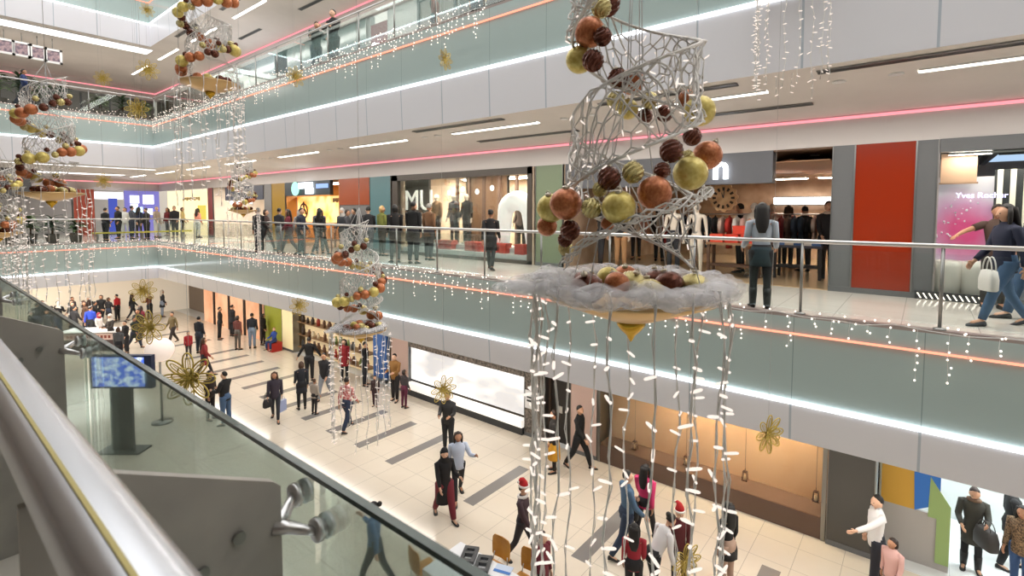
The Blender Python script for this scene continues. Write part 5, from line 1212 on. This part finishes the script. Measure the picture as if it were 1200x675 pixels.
person(279, 410, G, 15, 1.7, 'person in reddish brown coat with grey trousers on the far floor', top='#6e3b36', bot='#5b5650', hair='b', style='bob', fem=True, hem=.44)
person(296, 408, G, 350, 1.76, 'person in navy with pale jeans beside the reddish brown coat', top='#20242e', bot='#7a8aa0', hair='k')
b_ = at(322, 411, 'Z', G)
t = boxthing('toy_seat', 'red padded stool under the seated child in blue', 'stool', (b_.x, b_.y, G), (.5, .5, .42), hexm('#b3261f', .5))
person(0, 0, G, 210, 1.35, 'child in blue jacket sitting on the red stool by the lime panel', top='#2c4a9c', bot='#2c3f70', hair='y', pose='sit', loc=(b_.x, b_.y, G), seat=.42, face=True)
person(309, 404, G, 90, 1.6, 'person in dark clothes standing at the lime green panel', top='#2b2326', bot='#2a2226', hair='b', style='long', fem=True)
person(203, 402, G, 200, 1.68, 'person in olive brown jacket between the flower ornament and the red child', top='#7a6a4a', bot='#3a3230', hair='b', pose='walk')
# far crowd on the ground floor under the left gallery
crowd = [(36, 400, 'in black nearest the left edge of the far ground floor crowd'), (50, 398, 'in dark grey at the front of the crowd under the left spiral'), (62, 394, 'in brown beside a dark blue coat under the left spiral'), (70, 388, 'in black turned away under the left spiral'), (80, 376, 'in dark blue at the rear of the far crowd'), (88, 396, 'in charcoal just left of the white stall'), (103, 378, 'in grey at the rear above the stall'), (112, 386, 'in black behind the bright blue top'), (96, 372, 'in black farthest back above the stall'), (70, 370, 'in dark brown farthest back at the left'),
    (44, 392, 'in a dark coat, first from the left in the far ground floor crowd'), (56, 384, 'in black, half hidden by the strands of the left spiral'), (66, 380, 'in grey jacket at the rear of the far crowd under the left spiral'), (75, 398, 'in dark blue before the white stall'), (84, 384, 'with pale scarf in the far crowd left of the stall'), (92, 378, 'in black at the rear of the far crowd above the stall'), (99, 388, 'in brown in the far crowd behind the stall'), (107, 396, 'in bright blue top at the left end of the stall'),
         (117, 402, 'in white top busy at the white stall'), (128, 380, 'in dark jacket behind the white shirted stall keeper'), (138, 376, 'in bright red coat standing clear of the far crowd'), (146, 370, 'in black at the far pale wall beside the red coat'), (163, 401, 'in black near the right end of the stall'), (131, 410, 'with beige hat right in front of the stall'), (140, 424, 'in grey coat with red skirt, nearest of the stall crowd'), (158, 408, 'in dark green right of the stall crowd'),
         (166, 394, 'in wine red coat at the right of the stall crowd'), (176, 374, 'in brown near the far left column of the ground floor'), (186, 372, 'with pale jeans beside the brown jacket at the far corner'), (122, 374, 'in black and white at the rear of the crowd near the pale wall'), (148, 414, 'in black trousers close behind the grey coat')]
cc = ['#131315', '#3c3d42', '#4a352a', '#161518', '#20263a', '#2c2c30', '#55575c', '#171719', '#141416', '#33261f', '#1d1d20', '#141416', '#5a5c62', '#27304a', '#2c2a2c', '#171618', '#5a4030', '#2c4ac0', '#d9d5d2', '#232327', '#b3242a', '#131315', '#18181a', '#3a3430', '#55585c', '#26302a', '#7a2234', '#6a3d2a', '#2a2d33', '#202022', '#1e1d20']
for i, (x, y, l) in enumerate(crowd):
    q_ = at(x, y, 'Z', G)
    if q_.y > 38.6: q_ = V(q_.x*.98, 38.6-.37*(i % 4), G)
    person(x, y, G, (40, 160, 200, 350, 90, 10, 270)[i % 7], 1.58+.04*(i*7 % 6), 'person ' + l, loc=q_[:], top=cc[i], bot=('#1f2127', '#2b3344', '#191a1c', '#8a97aa')[3 if i == 28 else i % 3], hair='kbkbm'[i % 5], style=('short', 'long', 'short', 'scarf', 'bob')[i % 5], fem=(i % 5 in (1, 3, 4)), pose=('stand', 'walk', 'stand', 'hold')[i % 4], hem=(.47, .36, .47)[i % 3], **({'scarfcol': ('#cfc4b4', '#3a3230', '#8a2a34', '#d8d0c4')[i % 4]} if i % 5 == 3 else {}))
# level one gallery across the atrium
person(890, 361, 0., 20, 1.68, 'long haired person in pale grey top seen from behind at the railing', top='#a9b2bd', bot='#1d1b1e', hair='k', style='long', fem=True, hem=.50, skirt=(.40, .58), skf=.1, skcol='#2a3a42', slim=.85, pose='stand', armL=(.15, .14, .9), armR=(.15, .14, .9), legL=(.05, .02), legR=(-.03, .0), boots=True)
person(1174, 382, 0., 285, 1.70, 'long haired person in navy top and jeans striding left at the right edge', top='#1c2238', bot='#3b5878', hair='k', style='long', fem=True, face=True, pose='walk', shoes='#20242c', hem=.46)
person(1212, 376, 0., 280, 1.76, 'person in dark blue and jeans walking just behind at the very right edge', top='#1b2440', bot='#35506e', hair='k', pose='walk2')
person(1163, 362, 0., 200, 1.66, 'person in dark top with a raised bent arm before the striped panel', top='#4a372e', bot='#33302f', hair='b', fem=True, armR=(.2, 1.15, 1.0), armL=(.1, .05, .3), sleeve=.4, turn=0.)
wb = at(1160, 376, 'Z', 0.)
bag((at(1160, 302, 'X', at(1166, 380, 'Z', 0).x-.35)), 'white bag swinging beside the striding person in navy', '#d9d6d0', (.26, .12, .28), .5, .16)
person(968, 326, 0., 190, 1.78, 'person in dark open jacket standing at the entrance of the brown shop', top='#221f22', bot='#2c3442', hair='m', face=True, pose='stand', collar='#c9b8ac')
for i, (x, y, l) in enumerate(((941, 318, 'in black at the clothes rack left of the entrance'), (922, 314, 'in pink looking through the racks of the brown shop'), (866, 319, 'in dark behind the staring person'), (815, 308, 'in black under the clock among the mannequins'), (772, 306, 'in black just above the tray of baubles'), (745, 304, 'in dark brown left of the tall mannequin'), (704, 313, 'in black between the big copper and gold baubles'))):
    person(x, y, .015, (10, 60, 300, 170, 30, 200, 90)[i], 1.66+.03*(i % 4), 'person ' + l, top=('#1a191b', '#c58a84', '#26242a', '#171618', '#19181a', '#3a2a24', '#1c1b1e')[i], bot='#23222a', hair='kbkkbkk'[i], style=('short', 'long', 'short', 'bob', 'long', 'short', 'long')[i], fem=i % 2 == 1)
person(575, 316, 0., 10, 1.62, 'dark figure standing in front of the white arch at the shop window', top='#19191c', bot='#1a1a1d', hair='k', style='bun', fem=True, hem=.34, flare=.02, pose='walk')
person(485, 309, 0., 15, 1.80, 'broad person in black jacket before the tall white letters', top='#131315', bot='#1f2026', hair='k', puff=1.12, hem=.44)
person(471, 308, 0., 330, 1.72, 'person in black left of the broad black jacket before the letters', top='#1a181a', bot='#26242a', hair='k', style='bob', fem=True, hem=.40)
person(503, 305, 0., 30, 1.76, 'person in brown coat right of the tall white letters', top='#6a4a30', bot='#2a2a30', hair='g', hem=.42)
person(448, 300, 0., 40, 1.70, 'person in olive green with fair hair before the teal pilaster', top='#6f7434', bot='#2d2b28', hair='y', style='bob', fem=True)
person(432, 299, 0., 350, 1.72, 'person in black and grey before the orange and grey pilaster', top='#222226', bot='#5a5e63', hair='k', pose='walk')
for i, (x, y, l) in enumerate(((304, 296, 'in black with bent head, leftmost before the mustard pilaster'), (312, 294, 'in dark brown before the mustard pilaster'), (321, 296, 'with grey trousers beside the mustard pilaster'), (334, 297, 'in wine red jacket under the green disc sign'), (343, 298, 'in dark navy walking under the white sign'), (352, 295, 'in pale grey hooded jacket before the yellow menu wall'), (360, 298, 'in grey jacket before the middle of the menu wall'), (376, 299, 'long haired in black before the menu wall'), (387, 297, 'in pale scarf right of the menu wall'), (391, 298, 'in dark grey coat before the orange panel'), (407, 296, 'in charcoal right beside the second spiral top'))):
    person(x, y, 0., (300, 90, 20, 250, 100, 10, 350, 20, 200, 90, 270)[i], 1.62+.035*(i*5 % 5), 'person ' + l, top=('#17171a', '#3a2a28', '#3d3c40', '#7a2a38', '#232838', '#a09c98', '#6a6d70', '#19181a', '#3a3c42', '#3d3d42', '#2a2b2f')[i], bot=('#1d1f24', '#2a2528', '#8b8f92', '#5a5258', '#20242e', '#5a5a5e', '#2c2d33')[i % 7], hair='kbkbkgkkmbk'[i], style=('short', 'bob', 'short', 'long', 'short', 'scarf', 'short', 'long', 'scarf', 'short', 'short')[i], fem=i in (1, 3, 5, 7, 8), pose=('stand', 'walk', 'stand', 'walk2')[i % 4], hem=(.47, .40, .47)[i % 3], **({'scarfcol': '#b8b4b0'} if i in (5, 8) else {}))
# left gallery of level one
for i, (x, y, l) in enumerate(((124, 281, 'in dark, leftmost behind the left level one railing'), (139, 282, 'in black before the blue banner'), (147, 283, 'with white bag in pale clothes at the left railing'), (155, 281, 'in grey before the lit screens'), (163, 283, 'in navy in the middle of the left railing'), (172, 281, 'in dark coat right of the lit screens'), (184, 284, 'with grey hair and beige coat before the dark red shop edge'), (197, 283, 'in dark red, second from the corner of the left railing'), (205, 284, 'in black leaning at the corner of the left railing'), (214, 282, 'in black and cream before the cream lit wall'), (232, 286, 'in salmon pink before the cream lit wall'))):
    person(0, 0, 0., (10, 200, 150, 30, 0, 270, 90, 190, 170, 60, 20)[i], 1.64+.03*(i*3 % 5), 'person ' + l, top=('#26262a', '#151517', '#cfd2d0', '#4a4e58', '#232c44', '#1d1c20', '#9a8c80', '#6a2028', '#121214', '#d8c48a', '#d8907a')[i], bot=('#23252c', '#1b1c20', '#b8bcba', '#2a3040')[i % 4], hair='kkbkkkgbkkb'[i], style=('short', 'short', 'bob', 'short', 'long', 'short', 'short', 'long', 'short', 'bob', 'long')[i], fem=i in (2, 4, 7, 9, 10), loc=(*at(x, 268, 'Y', YB+1.75+.9*(i*7 % 5))[:2], 0.))
# upper gallery
pu = at(372, 60, 'X', 8.95); person(0, 0, FH, 150, 1.66, 'person in dark green grey jacket leaning at the upper gallery railing, left one', top='#2f3836', bot='#2a2f3a', hair='k', pose='lean', loc=(8.9, pu.y, FH), face=True)
pu = at(391, 50, 'X', 8.95); person(0, 0, FH, 200, 1.86, 'person in black standing upright at the upper gallery railing, right one', top='#1a1718', bot='#241f22', hair='k', loc=(8.95, pu.y, FH), face=True, pose='hold')
pu = at(14, 100, 'Y', YB+1.1); person(0, 0, FH, 60, 1.7, 'person in blue behind the upper left railing at the left edge', top='#26386a', bot='#2a3040', hair='b', loc=(pu.x+.3, YB+.55, FH), pose='walk')
pu = at(560, 8, 'X', 9.6); person(0, 0, FH, 180, 1.74, 'person in dark clothes behind the upper railing at the top centre', top='#23222a', bot='#1f2024', hair='k', loc=(9.6, pu.y, FH))
pu = at(506, 25, 'X', 9.6); person(0, 0, FH, 90, 1.68, 'person in red brown behind the upper railing near the black framed window', top='#7a3a30', bot='#2a2628', hair='b', style='long', fem=True, loc=(9.7, pu.y, FH))
finish_people()
# mannequins in the windows
MAN = mat('cream_mannequin', lin('#e0d4c4'), .4)
def mannequin(x, y, z, rz, label, top=None, bot=None, h=1.75):
    t = thing('mannequin', label, 'mannequin', (x, y, z), rz); J = fk({'armL': (.0, .15, .2), 'armR': (.05, .15, .25), 'nod': 0., 'turn': 0.}); P = {'slim': .9}
    o = skin_body(J, True); bpy.context.view_layer.update(); me = bpy.data.meshes.new_from_object(o.evaluated_get(bpy.context.evaluated_depsgraph_get())); bpy.data.objects.remove(o)
    S = Matrix.Scale(h, 4) @ Matrix.Translation((0, 0, .005)); me.transform(S); me.materials.clear(); me.materials.append(MAN); use('body', me, t)
    if top: m_ = top_mesh(J, P, True).mesh('jacket'); m_.transform(S); m_.materials.append(hexm(top)); use('jacket', m_, t)
    if bot: m_ = legs_mesh(J, P, .9).mesh('trousers'); m_.transform(S); m_.materials.append(hexm(bot)); use('trousers', m_, t)
    MB().lathe([(0, 0), (.2, 0), (.2, .015), (.02, .02), (.02, .1), (0, .1)], 16).build('stand', STEEL, t)
for px, z, w, tp, bt in ((512, .4, 'beside the white letters, in tan', '#8a6a4c', '#4a3a34'), (532, .4, 'third from the letters, in grey', '#5a5a60', '#3a3a3e'), (547, .4, 'with round pale head left of the white arch, in black', '#1e1d20', '#2a2a2e'), (604, .25, 'framed by the right side of the white arch', '#6a5a52', '#3a342f')):
    mannequin(X+(.9 if px < 600 else 1.2), Yat(px, X+.9), z, PI/2, 'mannequin in the letter window, ' + w, tp, bt, 1.72)
for px, w, tp, bt in ((790, 'bare cream, left of the pair under the gold bauble', None, '#2a2a30'), (817, 'bare cream, right of the pair under the gold bauble', None, None), (884, 'cream dressed, just left of the staring person', '#e0d6c8', '#c9b8a4'), (728, 'in black and tan, above the tray of baubles', '#1d1c1e', '#b98a60'), (905, 'in pale pink, deep behind the racks', '#d8a89c', '#c9a090')):
    xx = X+(.7 if px < 850 else 1.25 if px < 900 else 3.4); mannequin(xx, Yat(px, xx), .015, PI/2, 'mannequin in the brown shop, ' + w, tp, bt, 1.74)
# ------------------------------------------------------------------ ground floor furniture
tz = G+.74
t = thing('long_table', 'long table with white cloth at the bottom edge between wooden chairs', 'table', (7.0, 6.45, G)); 
c0 = at(540, 636, 'Z', tz); c1 = at(497, 668, 'Z', tz); c2 = at(612, 676, 'Z', tz)
t.location = (c0.x, c0.y, G); ly = c0.y-c2.y+1.0; lx = (c0-c1).length
t.rotation_euler = (0, 0, 0)
MB().box((-lx, -ly, .70), (0, 0, .74)).build('tabletop', WHITE, t)
cl = MB(); cl.box((-lx-.012, -ly-.012, .742), (.012, .012, .75)); cl.box((-lx-.014, -ly-.012, .45), (-lx-.006, .012, .742)); cl.box((.006, -ly-.012, .45), (.014, .012, .742)); cl.box((-lx-.012, .006, .45), (.012, .014, .742)); 
o = cl.build('tablecloth', mat('white_cloth', (.82, .82, .84), .8), None, (c0.x, c0.y, G)); tag(o, 'white cloth spread over the long table at the bottom edge', 'tablecloth')
lg = MB().box((-.025, -.025, 0), (.025, .025, .70)).mesh('leg'); lg.materials.append(STEELD)
for a in (-lx+.06, -.06):
    for b in (-ly+.06, -.06): use('leg', lg, t, (a, b, 0))
for k, (px, py) in enumerate(((550, 651), (566, 662))):
    p = at(px, py, 'Z', tz+.02); s = thing('sample_stand', 'black open frame lying on the white cloth, ' + ('farther' if k == 0 else 'nearer') + ' one', 'display stand', (p.x, p.y, tz+.012), .5)
    f = MB(); f.box((-.20, -.13, 0), (.20, -.07, .05)); f.box((-.20, .07, 0), (.20, .13, .05)); f.box((-.20, -.07, 0), (-.13, .07, .05)); f.box((.13, -.07, 0), (.20, .07, .05)); f.build('frame', DARK, s); MB().box((-.03, -.07, .01), (.03, .07, .07)).build('bar', DARK, s)
p = at(590, 668, 'Z', tz); s = thing('leaflet', 'blue and white leaflet on the white cloth', 'leaflet', (p.x, p.y, tz+.012), .3); MB().box((-.1, -.15, 0), (.1, .15, .006)).build('sheet', hexm('#c8d4e8'), s); MB().box((-.1, -.15, .006), (-.04, .15, .008)).build('blue_strip', hexm('#4a7ac0'), s)
PLY = noise_col(mat('honey_plywood', lin('#c48a34'), .4), lin('#b57a28'), lin('#d09a48'), 3.)
def chair(x, y, rz, label):
    t = thing('chair', label, 'chair', (x, y, G), rz); MB().prism([(-.2, -.21), (.2, -.21), (.22, .2), (-.22, .2)], 2, .43, .455).build('seat', PLY, t)
    b = MB(); rs = []
    for i, (z, w) in enumerate(((.52, .17), (.56, .2), (.75, .21), (.86, .2), (.91, .16))): rs.append([(-w, -.235-.04*(z-.5), z), (0, -.255-.04*(z-.5), z), (w, -.235-.04*(z-.5), z), (w, -.22-.04*(z-.5), z), (0, -.24-.04*(z-.5), z), (-w, -.22-.04*(z-.5), z)])
    b.rings(rs, 0, False); b.build('backrest', PLY, t)
    for sx in (-1, 1):
        MB().tube([(sx*.2, .18, 0), (sx*.18, .17, .43)], .011, 6).build('leg', STEEL, t); MB().tube([(sx*.2, -.22, 0), (sx*.17, -.2, .43), (sx*.15, -.232, .6)], .011, 6).build('leg', STEEL, t)
p = at(572, 655, 'Z', G+.7); chair(p.x+.12, p.y, PI/2, 'honey coloured wooden chair at the far side of the white table, farther one')
p = at(607, 671, 'Z', G+.7); chair(p.x+.12, p.y, PI/2, 'honey coloured wooden chair at the far side of the white table, nearer one')
p = at(499, 650, 'Z', G+.7); chair(p.x, p.y, -PI/2-.2, 'honey coloured wooden chair behind the near glass, left of the white table')
p = at(478, 690, 'Z', G+.7); chair(p.x, p.y, -PI/2, 'honey coloured wooden chair lowest behind the near glass')
# globe lamp, screen, stall
p = dep(187, 410, 16.2); t = thing('globe_lamp', 'big white globe lamp on a dark pole above the near glass edge', 'lamp', (p.x, p.y, G)); zc = p.z-G
MB().ell((0, 0, zc), (.41, .41, .38), 24, 16).build('globe', mat('globe_paper', (.82, .74, .70), .6, emit=(1., .80, .68), es=.35), t); MB().tube([(0, 0, .03), (0, 0, zc-.37)], .035, 8).build('pole', STEELD, t); MB().lathe([(0, 0), (.3, 0), (.3, .03), (.05, .05), (0, .05)], 20).build('base', STEELD, t)
p = dep(139, 436, 14.2); t = thing('advert_screen', 'bright blue and white advertising screen on a dark stand behind the near glass', 'screen', (p.x, p.y, G), -YAW+.0); zc = p.z-G
SCRM = mat('screen_picture', (.05, .05, .05), .3); N_, L_, b_ = nodes(SCRM); tc = N_.new('ShaderNodeTexCoord'); no = N_.new('ShaderNodeTexNoise'); no.inputs['Scale'].default_value = 6.; no.inputs['Detail'].default_value = 4; L_.new(tc.outputs['Object'], no.inputs['Vector']); rp = N_.new('ShaderNodeValToRGB'); rp.color_ramp.elements[0].color = (.05, .15, .75, 1); rp.color_ramp.elements[0].position = .42; rp.color_ramp.elements[1].color = (.8, .88, 1, 1); rp.color_ramp.elements[1].position = .6; L_.new(no.outputs['Fac'], rp.inputs[0]); L_.new(rp.outputs[0], b_.inputs['Emission Color']); b_.inputs['Emission Strength'].default_value = 1.1
MB().box((-.75, -.01, zc-.42), (.72, .03, zc+.42)).build('picture', SCRM, t); MB().box((-.80, .0, zc-.47), (.92, .16, zc+.47)).build('housing', hexm('#1d2a4a', .4), t); MB().box((-.3, .02, .04), (.3, .12, zc-.47)).build('stand', DARK, t); MB().box((-.6, -.2, 0), (.6, .35, .04)).build('foot', DARK, t)
p = at(112, 409, 'Z', G); t = thing('market_stall', 'white topped stall counter in the far ground floor crowd', 'counter', (p.x, p.y, G), -YAW+.1)
MB().box((-1.2, -.4, 0), (1.2, .4, .9)).build('body', hexm('#4a3a3a', .6), t); MB().box((-1.3, -.5, .9), (1.3, .5, .96)).build('top', WHITE, t); MB().box((-1.15, -.415, .55), (1.15, -.402, .85)).build('sign', hexm('#d8c0b8'), t)
lt = MB()
for k in range(12): lt.box((-1.0+.17*k, -.43, .63), (-.9+.17*k, -.416, .77))
lt.build('lettering', hexm('#8a4a40'), t)
# ------------------------------------------------------------------ plants
LEAF = noise_col(mat('leaf_green', lin('#3f5c2c'), .45), lin('#24391c'), lin('#5c7c3e'), 3.); LEAFD = noise_col(mat('leaf_dark', lin('#2c4026'), .45), lin('#1a2a18'), lin('#42603a'), 3.)
def plant(x, y, z, h, label, n=40, m=None, seed=0, spread=.75, palm=True):
    r_ = random.Random(seed); t = thing('potted_plant', label, 'plant', (x, y, z))
    MB().lathe([(0, 0), (.2, 0), (.27, .4), (.29, .42), (.25, .42), (.24, .36), (0, .36)], 16).build('pot', hexm('#55504a', .6), t)
    s = MB(); s.tube([(0, 0, .36), (.02, .01, h*.35), (0, .03, h*.6)], [.05, .04, .03], 7); s.build('stem', hexm('#4a3826'), t); lf = MB()
    for k in range(n):
        a = r_.uniform(0, 2*PI); z0 = h*r_.uniform(.3, .62); l = spread*r_.uniform(.6, 1.1); el = r_.uniform(.1, 1.2); w = .05+.04*r_.random(); pts = []
        for i in range(7):
            f = i/6; rr = l*f*math.cos(el*(1-f*.6)); zz = z0+l*f*math.sin(el)-.55*l*f*f; pts.append((rr, zz, w*math.sin(PI*min(.97, max(.06, f)))))
        vs = []
        for rr, zz, ww in pts: vs += [(rr*math.cos(a)-ww*math.sin(a), rr*math.sin(a)+ww*math.cos(a), zz+.015), (rr*math.cos(a), rr*math.sin(a), zz), (rr*math.cos(a)+ww*math.sin(a), rr*math.sin(a)-ww*math.cos(a), zz+.015)]
        fs = []
        for i in range(6): fs += [(3*i, 3*i+1, 3*i+4, 3*i+3), (3*i+1, 3*i+2, 3*i+5, 3*i+4)]
        lf.add(vs, fs, 0, True)
    tag(lf.build('leaves', m or LEAF, t), kind='stuff')
for k, (px, yy, z, h, l) in enumerate(((6, 1.4, FH, 2.3, 'tall leafy plant on the upper left gallery, at the left edge'), (30, 1.9, FH, 2.5, 'tall leafy plant on the upper left gallery, second from the left edge'), (52, 1.4, FH, 2.2, 'tall leafy plant on the upper left gallery under the hanging pictures'), (78, 1.8, FH, 2.0, 'leafy plant on the upper left gallery behind the spiral top'),
                                         (122, 1.2, FH, 1.6, 'dark bushy plant on the upper left gallery, left of the gold flower'), (148, 1.3, FH, 1.7, 'dark bushy plant on the upper left gallery near the corner'), (172, 1.5, FH, 1.6, 'dark bushy plant at the upper gallery corner'),
                                         (10, 1.6, 0., 1.9, 'leafy plant on the left level one gallery at the left edge'), (34, 2.0, 0., 1.9, 'leafy plant on the left level one gallery under the dark hood'), (60, 1.5, 0., 1.8, 'leafy plant on the left level one gallery behind the left bauble spiral'), (88, 1.9, 0., 1.6, 'leafy plant on the left level one gallery before the red panel'))):
    p = at(px, 250, 'Y', YB+yy); plant(p.x, p.y, z, h, l, 60, LEAFD if k % 2 else LEAF, 40+k, .52)
# ------------------------------------------------------------------ light
w = bpy.data.worlds.new('world'); SC.world = w; w.use_nodes = True; bg = w.node_tree.nodes['Background']; bg.inputs[0].default_value = (1., .985, .96, 1); bg.inputs[1].default_value = 2.3
def area(name, loc, sx, sy, power, col=(1, .95, .88), rot=(0, 0, 0)):
    l = bpy.data.lights.new(name, 'AREA'); l.shape = 'RECTANGLE'; l.size = sx; l.size_y = sy; l.energy = power; l.color = col
    o = bpy.data.objects.new(name, l); COL.objects.link(o); o.location = loc; o.rotation_euler = rot; return o
# added fill lamps without fixtures, brightening the galleries and the ground floor
area('gallery_fill', (9.7, 9., FH-2.62), .5, 44., 850)
area('ground_fill', (9.7, 9., -2.3), .5, 44., 650)
area('upper_gallery_fill', (9.7, 15., 2*FH-2.62), .5, 44., 850)
area('left_gallery_fill', (4, YB+4, FH-2.45), 8, 5., 230); area('left_ground_fill', (4, YB+4, -2.1), 8, 7., 750); area('upper_left_gallery_fill', (4, YB+4, 2*FH-2.45), 8, 5., 230)
area('near_gallery_fill', (-2.2, 6., FH-2.2), 1.5, 30., 500)
SC.view_settings.view_transform = 'Standard'; SC.view_settings.look = 'None'; SC.view_settings.gamma = 1.0; SC.view_settings.use_curve_mapping = False; SC.view_settings.exposure = 0.24
cy = SC.cycles; cy.max_bounces = 7; cy.diffuse_bounces = 3; cy.glossy_bounces = 3; cy.transparent_max_bounces = 24; cy.sample_clamp_indirect = 6.; cy.sample_clamp_direct = 0.; cy.caustics_reflective = False; cy.caustics_refractive = False
